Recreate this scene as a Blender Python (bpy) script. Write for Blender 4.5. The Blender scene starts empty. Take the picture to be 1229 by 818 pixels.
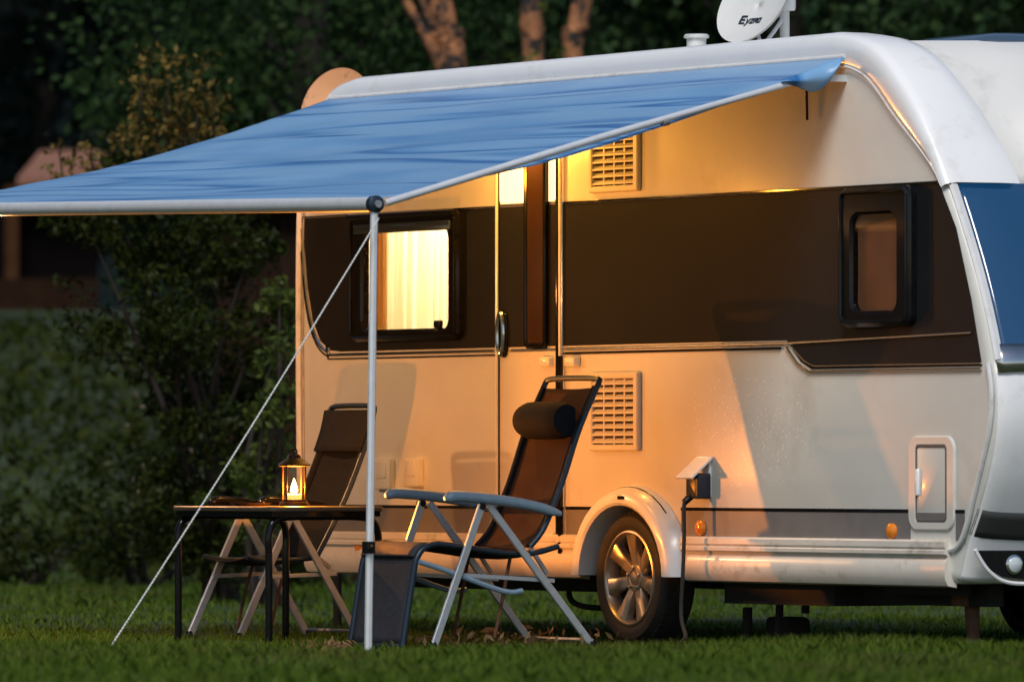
import bpy, math, random
import numpy as np
from mathutils import Vector, Matrix
from mathutils.geometry import tessellate_polygon
random.seed(7); RNG = np.random.default_rng(11)
S = bpy.context.scene
COL = S.collection
PI = math.pi
# ------------------------------------------------------------------ camera geometry (measured from the photo)
F = 9548.0; Z0 = 36.7; HC = .79; CU = 614.5; HV = 561.0
CP, SP = .508, .8613
def at_y(u, v, y=0.0):
    t = (u-CU)/F
    x = (t*Z0+t*y*CP-y*SP)/(CP+t*SP); Z = Z0-x*SP+y*CP
    return Vector((x, y, HC-(v-HV)*Z/F))
def at_x(u, v, x):
    t = (u-CU)/F
    y = (t*(Z0-x*SP)-x*CP)/(SP-t*CP); Z = Z0-x*SP+y*CP
    return Vector((x, y, HC-(v-HV)*Z/F))
def at_d(u, v, Z):
    X = (u-CU)/F*Z
    return Vector((CP*X-SP*(Z-Z0), SP*X+CP*(Z-Z0), HC-(v-HV)*Z/F))
def depth_pt(X, Z, z=0):
    return Vector((CP*X-SP*(Z-Z0), SP*X+CP*(Z-Z0), z))
def XX(u): return at_y(u, HV).x
# ------------------------------------------------------------------ materials
MATS = {}
def mat(name, col, rough=.5, metal=0., var=0., vscale=6., bump=0., bscale=40., spec=.5, coat=0., stretch=None, trans=0., emit=None, estr=0., dirt_or_shade=None, dscale=3., alpha=1., dpos=(.55, .8)):
    m = bpy.data.materials.new(name); m.use_nodes = True
    nt = m.node_tree; N = nt.nodes; L = nt.links
    b = N['Principled BSDF']
    b.inputs['Base Color'].default_value = (*col, 1)
    b.inputs['Roughness'].default_value = rough; b.inputs['Metallic'].default_value = metal
    b.inputs['Specular IOR Level'].default_value = spec
    b.inputs['Coat Weight'].default_value = coat; b.inputs['Coat Roughness'].default_value = .12
    b.inputs['Transmission Weight'].default_value = trans
    b.inputs['Alpha'].default_value = alpha
    if emit: b.inputs['Emission Color'].default_value = (*emit, 1); b.inputs['Emission Strength'].default_value = estr
    tc = N.new('ShaderNodeTexCoord'); mp = N.new('ShaderNodeMapping'); L.new(tc.outputs['Object'], mp.inputs['Vector'])
    if stretch: mp.inputs['Scale'].default_value = stretch
    if var > 0 or dirt_or_shade:
        n = N.new('ShaderNodeTexNoise'); n.inputs['Scale'].default_value = vscale; n.inputs['Detail'].default_value = 6
        L.new(mp.outputs['Vector'], n.inputs['Vector'])
        r = N.new('ShaderNodeValToRGB')
        r.color_ramp.elements[0].position = .3; r.color_ramp.elements[1].position = .7
        r.color_ramp.elements[0].color = (*[c*(1-var) for c in col], 1); r.color_ramp.elements[1].color = (*[min(1, c*(1+var)) for c in col], 1)
        L.new(n.outputs['Fac'], r.inputs['Fac'])
        out = r.outputs['Color']
        if dirt_or_shade:
            n2 = N.new('ShaderNodeTexNoise'); n2.inputs['Scale'].default_value = dscale; n2.inputs['Detail'].default_value = 9; n2.inputs['Roughness'].default_value = .7
            L.new(tc.outputs['Object'], n2.inputs['Vector'])
            r2 = N.new('ShaderNodeValToRGB'); r2.color_ramp.elements[0].position = dpos[0]; r2.color_ramp.elements[1].position = dpos[1]
            L.new(n2.outputs['Fac'], r2.inputs['Fac'])
            mx = N.new('ShaderNodeMixRGB'); mx.inputs['Color2'].default_value = (*dirt_or_shade, 1)
            L.new(r2.outputs['Color'], mx.inputs['Fac']); L.new(out, mx.inputs['Color1']); out = mx.outputs['Color']
        L.new(out, b.inputs['Base Color'])
    if bump > 0:
        n3 = N.new('ShaderNodeTexNoise'); n3.inputs['Scale'].default_value = bscale; n3.inputs['Detail'].default_value = 4
        L.new(mp.outputs['Vector'], n3.inputs['Vector'])
        bp = N.new('ShaderNodeBump'); bp.inputs['Strength'].default_value = bump; bp.inputs['Distance'].default_value = .01
        L.new(n3.outputs['Fac'], bp.inputs['Height']); L.new(bp.outputs['Normal'], b.inputs['Normal'])
    MATS[name] = m
    return m
def leafmat(name, dark, light, rough=.55, transl=.25):
    m = bpy.data.materials.new(name); m.use_nodes = True
    nt = m.node_tree; N = nt.nodes; L = nt.links; b = N['Principled BSDF']
    g = N.new('ShaderNodeNewGeometry'); r = N.new('ShaderNodeValToRGB')
    r.color_ramp.elements[0].color = (*dark, 1); r.color_ramp.elements[1].color = (*light, 1)
    L.new(g.outputs['Random Per Island'], r.inputs['Fac']); L.new(r.outputs['Color'], b.inputs['Base Color'])
    b.inputs['Roughness'].default_value = rough; b.inputs['Specular IOR Level'].default_value = .12
    t = N.new('ShaderNodeBsdfTranslucent'); L.new(r.outputs['Color'], t.inputs['Color'])
    mx = N.new('ShaderNodeMixShader'); mx.inputs['Fac'].default_value = transl
    L.new(b.outputs['BSDF'], mx.inputs[1]); L.new(t.outputs['BSDF'], mx.inputs[2]); L.new(mx.outputs['Shader'], N['Material Output'].inputs['Surface'])
    return m
WALL = mat('caravan wall paint', (.62, .61, .555), .34, var=.05, vscale=2.2, bump=.10, bscale=2.2, coat=.15, dirt_or_shade=(.5, .47, .42), dscale=2.4)
def add_specks(m, centre, rx, rz, col):
    nt = m.node_tree; N = nt.nodes; L = nt.links; b = N['Principled BSDF']
    tc = N.new('ShaderNodeTexCoord'); vo = N.new('ShaderNodeTexVoronoi'); vo.inputs['Scale'].default_value = 46; L.new(tc.outputs['Object'], vo.inputs['Vector'])
    lt = N.new('ShaderNodeMath'); lt.operation = 'LESS_THAN'; lt.inputs[1].default_value = .19; L.new(vo.outputs['Distance'], lt.inputs[0])
    mp = N.new('ShaderNodeMapping'); mp.vector_type = 'POINT'; mp.inputs['Location'].default_value = (-centre[0]/rx, 0, -centre[1]/rz); mp.inputs['Scale'].default_value = (1/rx, .0, 1/rz); L.new(tc.outputs['Object'], mp.inputs['Vector'])
    ln = N.new('ShaderNodeVectorMath'); ln.operation = 'LENGTH'; L.new(mp.outputs['Vector'], ln.inputs[0])
    sb = N.new('ShaderNodeMath'); sb.operation = 'SUBTRACT'; sb.inputs[0].default_value = 1.0; sb.use_clamp = True; L.new(ln.outputs['Value'], sb.inputs[1])
    ns = N.new('ShaderNodeTexNoise'); ns.inputs['Scale'].default_value = 11; ns.inputs['Detail'].default_value = 3; L.new(tc.outputs['Object'], ns.inputs['Vector'])
    ml = N.new('ShaderNodeMath'); ml.operation = 'MULTIPLY'; L.new(sb.outputs[0], ml.inputs[0]); L.new(ns.outputs['Fac'], ml.inputs[1])
    gt = N.new('ShaderNodeMath'); gt.operation = 'GREATER_THAN'; gt.inputs[1].default_value = .19; L.new(ml.outputs[0], gt.inputs[0])
    m2 = N.new('ShaderNodeMath'); m2.operation = 'MULTIPLY'; L.new(gt.outputs[0], m2.inputs[0]); L.new(lt.outputs[0], m2.inputs[1])
    mx = N.new('ShaderNodeMixRGB'); mx.inputs['Color2'].default_value = (*col, 1); L.new(m2.outputs[0], mx.inputs['Fac'])
    L.new(b.inputs['Base Color'].links[0].from_socket, mx.inputs['Color1']); L.new(mx.outputs['Color'], b.inputs['Base Color'])
_sp = at_y(895, 515); add_specks(WALL, (_sp.x-1.0, _sp.z), .75, .42, (.86, .84, .80))
WHITE = mat('white gelcoat', (.80, .80, .80), .3, var=.03, vscale=3, coat=.3, dirt_or_shade=(.6, .58, .54), dscale=4)
TRIM = mat('white aluminium trim', (.74, .74, .72), .32, metal=.15, var=.06, vscale=12, dirt_or_shade=(.35, .32, .28), dscale=9)
SKIRT = mat('skirt paint', (.66, .62, .55), .3, var=.06, vscale=5, coat=.2, dirt_or_shade=(.22, .18, .12), dscale=7)
BROWN = mat('dark brown decal', (.013, .0135, .0145), .55, var=.14, vscale=3, spec=.04, bump=.05, bscale=4)
GREY = mat('grey stripe decal', (.17, .16, .155), .4, var=.10, vscale=8, spec=.3)
BLACK = mat('black plastic', (.007, .007, .008), .11, var=.2, vscale=20, spec=.25)
RUBBER = mat('black rubber', (.016, .015, .014), .75, var=.3, vscale=15, bump=.15, bscale=60, dirt_or_shade=(.05, .042, .03), dscale=10)
CHROME = mat('polished metal strip', (.72, .70, .66), .18, metal=1.)
ALU = mat('rim alloy', (.52, .45, .37), .34, metal=.85, var=.08, vscale=20)
STEEL = mat('galvanised steel', (.36, .36, .36), .5, metal=.7, var=.25, vscale=14)
RUST = mat('rusty steel', (.12, .05, .025), .8, var=.4, vscale=18, bump=.2, bscale=50)
UNDER = mat('dark underbody', (.010, .009, .008), .8, var=.3, vscale=6)
GLASSD = mat('dark acrylic pane', (.015, .014, .013), .06, spec=.6)
GLASSB = mat('tinted front pane', (.008, .06, .15), .06, spec=1.0, coat=1., bump=.5, bscale=2.2, stretch=(1, 1.6, .5))
AMBER = mat('amber reflector', (.75, .22, .02), .2, var=.2, vscale=60, coat=.4)
LOUVRE = mat('vent plastic', (.62, .58, .50), .45)
CAVITY = mat('vent cavity', (.02, .016, .012), .9)
POLE = mat('painted pole', (.70, .72, .74), .35, metal=.35, var=.06, vscale=20)
CHAIRALU = mat('chair aluminium', (.52, .56, .60), .38, metal=.6, var=.08, vscale=30)
CHAIRBLUE = mat('blue grey armrest plastic', (.22, .32, .42), .36, var=.08, vscale=25, spec=.6)
CHAIRFRAME = mat('dark blue tube', (.02, .035, .055), .3, metal=.3)
MESHF = mat('dark mesh fabric', (.015, .017, .021), .85, spec=.12, var=.2, vscale=60, bump=.25, bscale=350)
PILLOW = mat('pillow fabric', (.011, .013, .017), .8, spec=.12, var=.15, vscale=30, bump=.2, bscale=250)
WOODTOP = mat('table board', (.06, .045, .035), .4, var=.3, vscale=8, stretch=(1, 12, 1))
LANT = mat('lantern bronze', (.035, .022, .014), .4, metal=.7, var=.3, vscale=40)
BARK = mat('bark', (.02, .015, .011), .9, var=.5, vscale=9, bump=.6, bscale=18, stretch=(1, 1, .4))
BIRCH = mat('mottled pale bark', (.30, .125, .05), .85, var=.5, vscale=9, bump=.9, bscale=14, dirt_or_shade=(.014, .012, .011), dpos=(.46, .56), dscale=7.5, stretch=(1, 1, .55))  # orange light on the trunks is put into the bark base; dark mottling over it
WOOD = mat('weathered planks', (.020, .010, .006), .8, spec=.05, var=.35, vscale=6, stretch=(6, 6, .5), bump=.3, bscale=30)
def translucent_mat(name, col, rough, fac, var=.0):
    m = mat(name, col, rough, var=var, vscale=14)
    nt = m.node_tree; N = nt.nodes; L = nt.links; b = N['Principled BSDF']
    t = N.new('ShaderNodeBsdfTranslucent'); t.inputs['Color'].default_value = (*col, 1)
    mx = N.new('ShaderNodeMixShader'); mx.inputs['Fac'].default_value = fac
    L.new(b.outputs['BSDF'], mx.inputs[1]); L.new(t.outputs['BSDF'], mx.inputs[2]); L.new(mx.outputs['Shader'], N['Material Output'].inputs['Surface'])
    return m
CURTAIN = translucent_mat('cream curtain', (.84, .80, .70), .9, .62, .05)
FOOTF = mat('grey footrest fabric', (.040, .040, .046), .7, var=.2, vscale=50, bump=.25, bscale=350, spec=.2)
BACKMESH = translucent_mat('see-through back mesh', (.15, .085, .055), .9, .62, .15)
def clear_glass(name, col=(1, 1, 1), fac=.12):
    m = bpy.data.materials.new(name); m.use_nodes = True; nt = m.node_tree; N = nt.nodes; L = nt.links
    N.remove(N['Principled BSDF'])
    t = N.new('ShaderNodeBsdfTransparent'); t.inputs['Color'].default_value = (*col, 1)
    g = N.new('ShaderNodeBsdfGlossy'); g.inputs['Roughness'].default_value = .03
    mx = N.new('ShaderNodeMixShader'); mx.inputs['Fac'].default_value = fac
    L.new(t.outputs[0], mx.inputs[1]); L.new(g.outputs[0], mx.inputs[2]); L.new(mx.outputs[0], N['Material Output'].inputs['Surface'])
    return m
PANE = clear_glass('clear pane', (.93, .93, .9), .07)
LGLASS = clear_glass('lantern glass', (.97, .9, .8), .08)
def emis(name, col, s):
    m = bpy.data.materials.new(name); m.use_nodes = True; b = m.node_tree.nodes['Principled BSDF']
    b.inputs['Base Color'].default_value = (*col, 1); b.inputs['Emission Color'].default_value = (*col, 1); b.inputs['Emission Strength'].default_value = s
    return m
def fabric_mat():
    m = mat('blue awning vinyl', (.13, .29, .56), .32, spec=.5)
    nt = m.node_tree; N = nt.nodes; L = nt.links; b = N['Principled BSDF']
    tc = N.new('ShaderNodeTexCoord'); mp = N.new('ShaderNodeMapping'); mp.inputs['Scale'].default_value = (.10, 2.0, 2.0)
    L.new(tc.outputs['Object'], mp.inputs['Vector'])
    n = N.new('ShaderNodeTexNoise'); n.inputs['Scale'].default_value = 2.3; n.inputs['Detail'].default_value = 1.2; n.inputs['Distortion'].default_value = .25
    L.new(mp.outputs['Vector'], n.inputs['Vector'])
    r = N.new('ShaderNodeValToRGB'); cr = r.color_ramp
    LT = (.175, .350, .57, 1); MD = (.070, .215, .46, 1); DK = (.022, .125, .34, 1)  # streaks put the ripples' light and shade into the vinyl colour
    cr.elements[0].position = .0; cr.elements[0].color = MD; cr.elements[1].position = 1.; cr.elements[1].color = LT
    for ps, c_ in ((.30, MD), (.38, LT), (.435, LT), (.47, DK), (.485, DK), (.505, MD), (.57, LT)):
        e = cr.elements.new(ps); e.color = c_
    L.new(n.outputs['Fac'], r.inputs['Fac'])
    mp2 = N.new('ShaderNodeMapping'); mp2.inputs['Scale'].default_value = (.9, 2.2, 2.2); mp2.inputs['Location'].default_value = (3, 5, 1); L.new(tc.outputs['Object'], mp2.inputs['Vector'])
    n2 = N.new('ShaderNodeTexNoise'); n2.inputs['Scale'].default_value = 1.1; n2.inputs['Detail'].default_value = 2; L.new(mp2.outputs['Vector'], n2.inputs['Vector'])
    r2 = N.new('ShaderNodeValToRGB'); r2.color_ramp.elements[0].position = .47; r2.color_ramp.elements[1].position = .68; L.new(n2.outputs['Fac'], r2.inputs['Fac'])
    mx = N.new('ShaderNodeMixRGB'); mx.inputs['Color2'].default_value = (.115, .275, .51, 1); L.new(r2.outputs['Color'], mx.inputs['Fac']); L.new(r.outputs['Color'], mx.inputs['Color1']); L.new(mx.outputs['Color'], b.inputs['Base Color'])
    w = N.new('ShaderNodeTexNoise'); w.inputs['Scale'].default_value = 500; L.new(tc.outputs['Object'], w.inputs['Vector'])
    bp = N.new('ShaderNodeBump'); bp.inputs['Strength'].default_value = .08; bp.inputs['Distance'].default_value = .004
    L.new(w.outputs['Fac'], bp.inputs['Height']); L.new(bp.outputs['Normal'], b.inputs['Normal'])
    return m
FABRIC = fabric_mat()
# ------------------------------------------------------------------ mesh helpers
def inset(poly, d):
    n = len(poly); out = []
    area = sum(poly[i][0]*poly[(i+1) % n][1]-poly[(i+1) % n][0]*poly[i][1] for i in range(n))
    sg = 1 if area > 0 else -1
    for i in range(n):
        a = Vector(poly[i-1]); p = Vector(poly[i]); c = Vector(poly[(i+1) % n])
        e1 = (p-a); e2 = (c-p)
        if e1.length < 1e-9: e1 = e2
        if e2.length < 1e-9: e2 = e1
        e1.normalize(); e2.normalize()
        n1 = Vector((-e1.y, e1.x))*sg; n2 = Vector((-e2.y, e2.x))*sg
        m = n1+n2
        if m.length < 1e-6: m = n1
        m.normalize(); k = max(.5, m.dot(n1))
        q = p+m*(d/k); out.append((q.x, q.y))
    return out
def rrect(x0, x1, z0, z1, r, n=5):
    pts = []
    for cx, cz, a0 in ((x1-r, z0+r, -PI/2), (x1-r, z1-r, 0), (x0+r, z1-r, PI/2), (x0+r, z0+r, PI)):
        for k in range(n+1):
            a = a0+PI/2*k/n; pts.append((cx+r*math.cos(a), cz+r*math.sin(a)))
    return pts
def smooth_path(pts, n=6):
    P = [Vector(p) for p in pts]; out = []
    for i in range(len(P)-1):
        p0 = P[max(i-1, 0)]; p1 = P[i]; p2 = P[i+1]; p3 = P[min(i+2, len(P)-1)]
        for k in range(n):
            t = k/n
            out.append(.5*((2*p1)+(p2-p0)*t+(2*p0-5*p1+4*p2-p3)*t*t+(3*p1-p0-3*p2+p3)*t**3))
    out.append(P[-1]); return out
class MB:
    def __init__(s): s.v = []; s.f = []
    def add(s, vs, fs):
        o = len(s.v); s.v += [tuple(p) for p in vs]; s.f += [tuple(i+o for i in f) for f in fs]; return s
    def box(s, x0, x1, y0, y1, z0, z1):
        return s.add([(x0,y0,z0),(x1,y0,z0),(x1,y1,z0),(x0,y1,z0),(x0,y0,z1),(x1,y0,z1),(x1,y1,z1),(x0,y1,z1)],
                     [(0,3,2,1),(4,5,6,7),(0,1,5,4),(1,2,6,5),(2,3,7,6),(3,0,4,7)])
    def rings(s, rs, closed=True, caps=True):
        n = len(rs[0]); vs = [p for r in rs for p in r]; fs = []
        for i in range(len(rs)-1):
            for k in range(n if closed else n-1):
                a = i*n+k; b = i*n+(k+1) % n; fs.append((a, b, b+n, a+n))
        if caps: fs.append(tuple(range(n-1, -1, -1))); fs.append(tuple((len(rs)-1)*n+k for k in range(n)))
        return s.add(vs, fs)
    def tube(s, pts, r, n=10, caps=True):
        P = [Vector(p) for p in pts]; rs = []; up = None
        rad = r if isinstance(r, (list, tuple)) else [r]*len(P)
        for i, p in enumerate(P):
            t = (P[min(i+1, len(P)-1)]-P[max(i-1, 0)]).normalized()
            if up is None: up = Vector((0, 0, 1)) if abs(t.z) < .9 else Vector((1, 0, 0))
            a = (up-t*up.dot(t)).normalized(); up = a; b = t.cross(a)
            rs.append([p+(a*math.cos(2*PI*k/n)+b*math.sin(2*PI*k/n))*rad[i] for k in range(n)])
        return s.rings(rs, True, caps)
    def beam(s, p, q, w, h, side=Vector((1, 0, 0)), bev=.18):
        p = Vector(p); q = Vector(q); t = (q-p).normalized(); a = (side-t*side.dot(t)).normalized(); b = t.cross(a)
        c = min(w, h)*bev; pr = [(-w/2+c,-h/2),(w/2-c,-h/2),(w/2,-h/2+c),(w/2,h/2-c),(w/2-c,h/2),(-w/2+c,h/2),(-w/2,h/2-c),(-w/2,-h/2+c)]
        return s.rings([[o+a*i+b*j for i, j in pr] for o in (p, q)])
    def prism(s, poly, y0, y1, bev=0., bn=2):      # polygon in (x,z), y0 = back, y1 = front (towards the viewer side)
        sg = -1 if y1 < y0 else 1
        L = [(poly, y0)]
        if bev > 0:
            for k in range(bn+1):
                a = PI/2*k/bn; L.append((inset(poly, bev*(1-math.cos(a))), y1-sg*bev*(1-math.sin(a))))
        else: L.append((poly, y1))
        return s.rings([[(x, y, z) for x, z in p] for p, y in L])
    def ring(s, outer, inner, y0, y1, bev=.004):
        n = len(outer); sg = -1 if y1 < y0 else 1
        seq = [(outer, y0), (outer, y1-sg*bev), (inset(outer, bev), y1), (inset(inner, -bev), y1), (inner, y1-sg*bev), (inner, y0)]
        rs = [[(x, y, z) for x, z in p] for p, y in seq]
        rs.append(rs[0]); return s.rings(rs, True, False)
    def lathe(s, prof, c, axis='z', n=32, caps=True):         # prof: (radius, along)
        c = Vector(c); rs = []
        for r, h in prof:
            R = []
            for k in range(n):
                a = 2*PI*k/n; i, j = r*math.cos(a), r*math.sin(a)
                R.append(c+(Vector((i, j, h)) if axis == 'z' else Vector((i, h, j)) if axis == 'y' else Vector((h, i, j))))
            rs.append(R)
        return s.rings(rs, True, caps)
    def ball(s, c, rx, ry, rz, n=12):
        c = Vector(c); rs = []
        for i in range(1, n):
            th = PI*i/n; rs.append([c+Vector((rx*math.sin(th)*math.cos(2*PI*k/16), ry*math.sin(th)*math.sin(2*PI*k/16), rz*math.cos(th))) for k in range(16)])
        return s.rings(rs)
    def build(s, name, m, parent=None, smooth=True, angle=40):
        me = bpy.data.meshes.new(name); off = Vector((0, 0, 0)); p = parent
        while p is not None: off += p.location; p = p.parent
        me.from_pydata([(x-off.x, y-off.y, z-off.z) for x, y, z in s.v], [], s.f); me.validate(); me.update()
        import bmesh
        bm = bmesh.new(); bm.from_mesh(me); bmesh.ops.recalc_face_normals(bm, faces=bm.faces); bm.to_mesh(me); bm.free()
        if smooth:
            me.polygons.foreach_set('use_smooth', [True]*len(me.polygons)); me.set_sharp_from_angle(angle=math.radians(angle))
        me.materials.append(m)
        o = bpy.data.objects.new(name, me); COL.objects.link(o); o.parent = parent
        return o
def empty(name, loc, label, cat, group=None):
    o = bpy.data.objects.new(name, None); COL.objects.link(o); o.location = loc; o.empty_display_size = .2
    return tag(o, label, cat, group)
def tag(o, label=None, cat=None, group=None, kind=None):
    if label: o['label'] = label
    if cat: o['category'] = cat
    if group: o['group'] = group
    if kind: o['kind'] = kind
    return o
def np_mesh(name, V, Fq, m, parent=None, nv=4):
    me = bpy.data.meshes.new(name); nf = len(Fq)
    off = np.zeros(3); p = parent
    while p is not None: off += np.array(p.location); p = p.parent
    V = V-off
    me.vertices.add(len(V)); me.vertices.foreach_set('co', V.astype(np.float32).ravel())
    me.loops.add(nf*nv); me.loops.foreach_set('vertex_index', Fq.astype(np.int32).ravel())
    me.polygons.add(nf); me.polygons.foreach_set('loop_start', np.arange(0, nf*nv, nv, dtype=np.int32))
    me.update(calc_edges=True); me.materials.append(m)
    o = bpy.data.objects.new(name, me); COL.objects.link(o); o.parent = parent
    return o
def leaf_geo(C, size, aspect=.5, droop=0.):
    n = len(C); d = RNG.normal(size=(n, 3)); d[:, 2] -= droop; d /= np.linalg.norm(d, axis=1)[:, None]
    e = RNG.normal(size=(n, 3)); e -= d*(e*d).sum(1)[:, None]; e /= np.linalg.norm(e, axis=1)[:, None]
    sz = size*RNG.uniform(.6, 1.35, n)[:, None]; nn = np.cross(d, e)
    V = np.stack([C-d*sz*.5, C+e*sz*aspect*.5+nn*sz*.06, C+d*sz*.5, C-e*sz*aspect*.5+nn*sz*.06], 1).reshape(-1, 3)
    return V, np.arange(n*4).reshape(n, 4)
def clump_pts(clumps, per):                         # points gathered in the shell of many small clumps
    out = []
    for (c, r, k) in clumps:
        n = max(3, int(per*k)); d = RNG.normal(size=(n, 3)); d /= np.linalg.norm(d, axis=1)[:, None]
        rad = r*RNG.uniform(.25, 1., n)**.6
        out.append(np.array(c)+d*rad[:, None]*np.array([1, 1, .8]))
    return np.concatenate(out)

# ================================================================== CARAVAN
car = empty('caravan', (1.0, 1.15, 0), 'white touring caravan with dark brown side band and lit rear window', 'caravan')
XR = XX(359)                       # rear corner
profile_px_front = [(1000,48),(1030,54),(1056,72),(1086,115),(1112,165),(1135,222),(1168,330),(1190,432),(1195,500),(1187,560),(1173,612),(1160,652),(1150,697)]
front = [at_y(u, v) for u, v in profile_px_front]
rear = [at_y(u, v) for u, v in [(361,640),(359,430),(360,262),(367,192),(379,145),(398,114),(425,101)]]
ROOF = [(p.x, p.z) for p in smooth_path(rear, 4)] + [(p.x, p.z) for p in smooth_path(front, 4)]
WC = at_y(763, 695); WX, WZ, WR = WC.x-.01, .295, .298
notch = []
for k in range(13):
    a = PI*k/12; notch.append((WX+.37*math.cos(a), WZ+.03+.33*math.sin(a)))
ZB = .30
xs, zs = ROOF[-1]
BODY = ROOF + [(xs-.03, ZB)] + [(WX+.37, ZB)] + notch + [(WX-.37, ZB)] + [(ROOF[0][0]+.02, ZB)]
wp0, wp1 = at_y(441, 279), at_y(543, 393)
hole = rrect(wp0.x, wp1.x, wp1.z, wp0.z, .05, 5)
mb = MB(); W_ = 2.28; Rr = .05
lay = [(Rr, 0.), (Rr*.62, .004), (Rr*.3, .015), (Rr*.08, .032), (0., Rr)]
lay = lay+[(i, W_-y) for i, y in reversed(lay)]
rs = [[(x, y, z) for x, z in inset(BODY, i)] for i, y in lay]
mb.rings(rs, True, False)
cap = [Vector((x, 0, z)) for x, z in inset(BODY, Rr)]; hv = [Vector((x, 0, z)) for x, z in hole]
tri = tessellate_polygon([cap, hv]); mb.add(cap+hv, tri)
capb = [Vector((x, W_, z)) for x, z in inset(BODY, Rr)]; mb.add(capb, tessellate_polygon([capb]))
body = mb.build('body', WALL, car, angle=30)
import bmesh as _b
bm = _b.new(); bm.from_mesh(body.data); _b.ops.remove_doubles(bm, verts=bm.verts, dist=1e-5); _b.ops.recalc_face_normals(bm, faces=bm.faces); bm.to_mesh(body.data); bm.free()
body.data.set_sharp_from_angle(angle=math.radians(30))
# white front skin (gelcoat) laid over the profile, from roof to bottom
def along(path, ys, offs, name, m, parent, thick=.008):
    """a sheet following the (x,z) path, spanning the y list, with an outward offset per y"""
    n = len(path); nor = []
    for i in range(n):
        t = Vector(path[min(i+1, n-1)])-Vector(path[max(i-1, 0)]); t.normalize(); nor.append(Vector((-t.y, t.x)))
    mb = MB(); V = []; Fc = []
    for i in range(n):
        for y, o in zip(ys, offs):
            o = o[i] if isinstance(o, (list, tuple)) else o
            yy = y[i] if isinstance(y, (list, tuple)) else y
            q = Vector(path[i])+nor[i]*o; V.append((q.x, yy, q.y))
    k = len(ys)
    for i in range(n-1):
        for j in range(k-1): Fc.append((i*k+j, i*k+j+1, (i+1)*k+j+1, (i+1)*k+j))
    mb.add(V, Fc); o = mb.build(name, m, parent, angle=50)
    if thick:
        md = o.modifiers.new('thick', 'SOLIDIFY'); md.thickness = thick; md.offset = -1
    return o
FP = [(p.x, p.z) for p in smooth_path(front, 5)]
RP = [(p.x, p.z) for p in smooth_path(rear, 5)]
# extend to whole roof path
XR_ = [RP[-1][0]+(FP[0][0]-RP[-1][0])*k/12 for k in range(1, 12)]
full = RP[14:] + [(x, RP[-1][1]+(FP[0][1]-RP[-1][1])*(k+1)/12) for k, x in enumerate(XR_)] + FP
iend = min(range(len(full)), key=lambda i: abs(full[i][1]-1.99) if full[i][0] > 0 else 9)
path = full[:iend+1]
def arc_w(i):                       # width of the bow: narrow on roof, wide at the front
    x = path[i][0]; t = min(1, max(0, (x-2.2)/(path[-1][0]-2.2)))
    return .13+.24*t**.8
wv = [arc_w(i) for i in range(len(path))]
TAP = [(lambda q: q*q*(3-2*q))(min(1., max(0., (p_[1]-1.97)/.45))) if p_[0] > 0 else 1. for p_ in path]
along(path, [-.004, -.012, -.013, -.006, .012, .045, [w*.72 for w in wv], [w*.92 for w in wv], wv, wv],
      [[o_*TAP[k]+(1-TAP[k])*lo for k in range(len(path))] for o_, lo in ((-.105,-.02),(-.085,-.018),(-.03,-.01),(.008,.006),(.026,.016),(.036,.024),(.036,.026),(.03,.024),(.016,.02),(-.03,-.01))], 'roof_moulding', WHITE, car, 0)
along(path, [-.016, -.02, -.016], [[o_*TAP[k]-.01*(1-TAP[k]) for k in range(len(path))] for o_ in (-.112, -.104, -.096)], 'moulding_seam', TRIM, car, 0)
along(path, [[w+.001 for w in wv], 1.15, [W_-w for w in wv]], [.004, .03, .004], 'roof_panel', mat('weathered roof panel', (.62, .62, .60), .4, var=.06, vscale=2, dirt_or_shade=(.45, .44, .42), dscale=3), car, .02)
along(path, [[W_-w for w in wv], [W_-w for w in wv], [W_-w*.7 for w in wv], W_-.03, W_+.006], [-.03, .02, .036, .034, -.02], 'roof_moulding', WHITE, car, 0)
# lower half of the front: white pod under the window
i0 = min(range(len(FP)), key=lambda i: abs(FP[i][1]-1.24)); lower = FP[i0:]
along(lower, [.010, .025, .05, .10, .25, 1.14, 2.0, 2.2, 2.26], [-.022, -.006, .006, .016, .028, .05, .03, .008, -.02], 'front_panel', WHITE, car, .02)
j0 = min(range(len(FP)), key=lambda i: abs(FP[i][1]-1.985)); wpath = FP[j0:i0+1]
along(wpath, [.052, .07, .3, .75, 1.1], [.012, .02, .024, .026, .026], 'front_window', GLASSB, car, .015)
along(wpath, [.015, .025, .05, .056], [.004, .016, .016, .004], 'corner_trim', TRIM, car, 0)
along([FP[i0-1], FP[i0], FP[i0+1]], [.02, .05, .12, .3, 1.1], [.004, .02, .03, .042, .05], 'window_sill_trim', CHROME, car, .03)
def subpath(z1, z0):
    return [p for p in FP[i0:] if z0 <= p[1] <= z1]
PODGREY = mat('green grey stripe', (.05, .053, .05), .35, spec=.3)
# side decals: brown band, chrome lines, lower grey stripe
zt, zb, zl = 1.992, 1.345, 1.216
def xat(u): return XX(u)
corner = [(xat(366), 1.85), (xat(370), 1.66), (xat(376), 1.50), (xat(385), 1.40), (xat(397), 1.352), (xat(410), zb)]
door0, door1 = xat(598), xat(677)
bandL = [(xat(363), zt)] + corner + [(door0, zb), (door0, zt)]
bl = [Vector((x, -.004, z)) for x, z in bandL]; bh = [Vector((x, -.004, z)) for x, z in inset(hole, -.012)]
MB().add(bl+bh, tessellate_polygon([bl, bh])).build('side_band', BROWN, car)
fr = [(xat(1127), zt), (xat(1147), 1.80), (xat(1166), 1.5), (xat(1179), zl)]
bandR = [(door1, zt), (door1, zb), (xat(945), zb), (xat(962), 1.25), (xat(975), zl)] + fr[::-1]
MB().prism(bandR, .004, -.004).build('side_band', BROWN, car)
def line(pts, r, m, name='trim_line'):
    return MB().tube([(x, -.006, z) for x, z in pts], r, 6).build(name, m, car)
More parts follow.
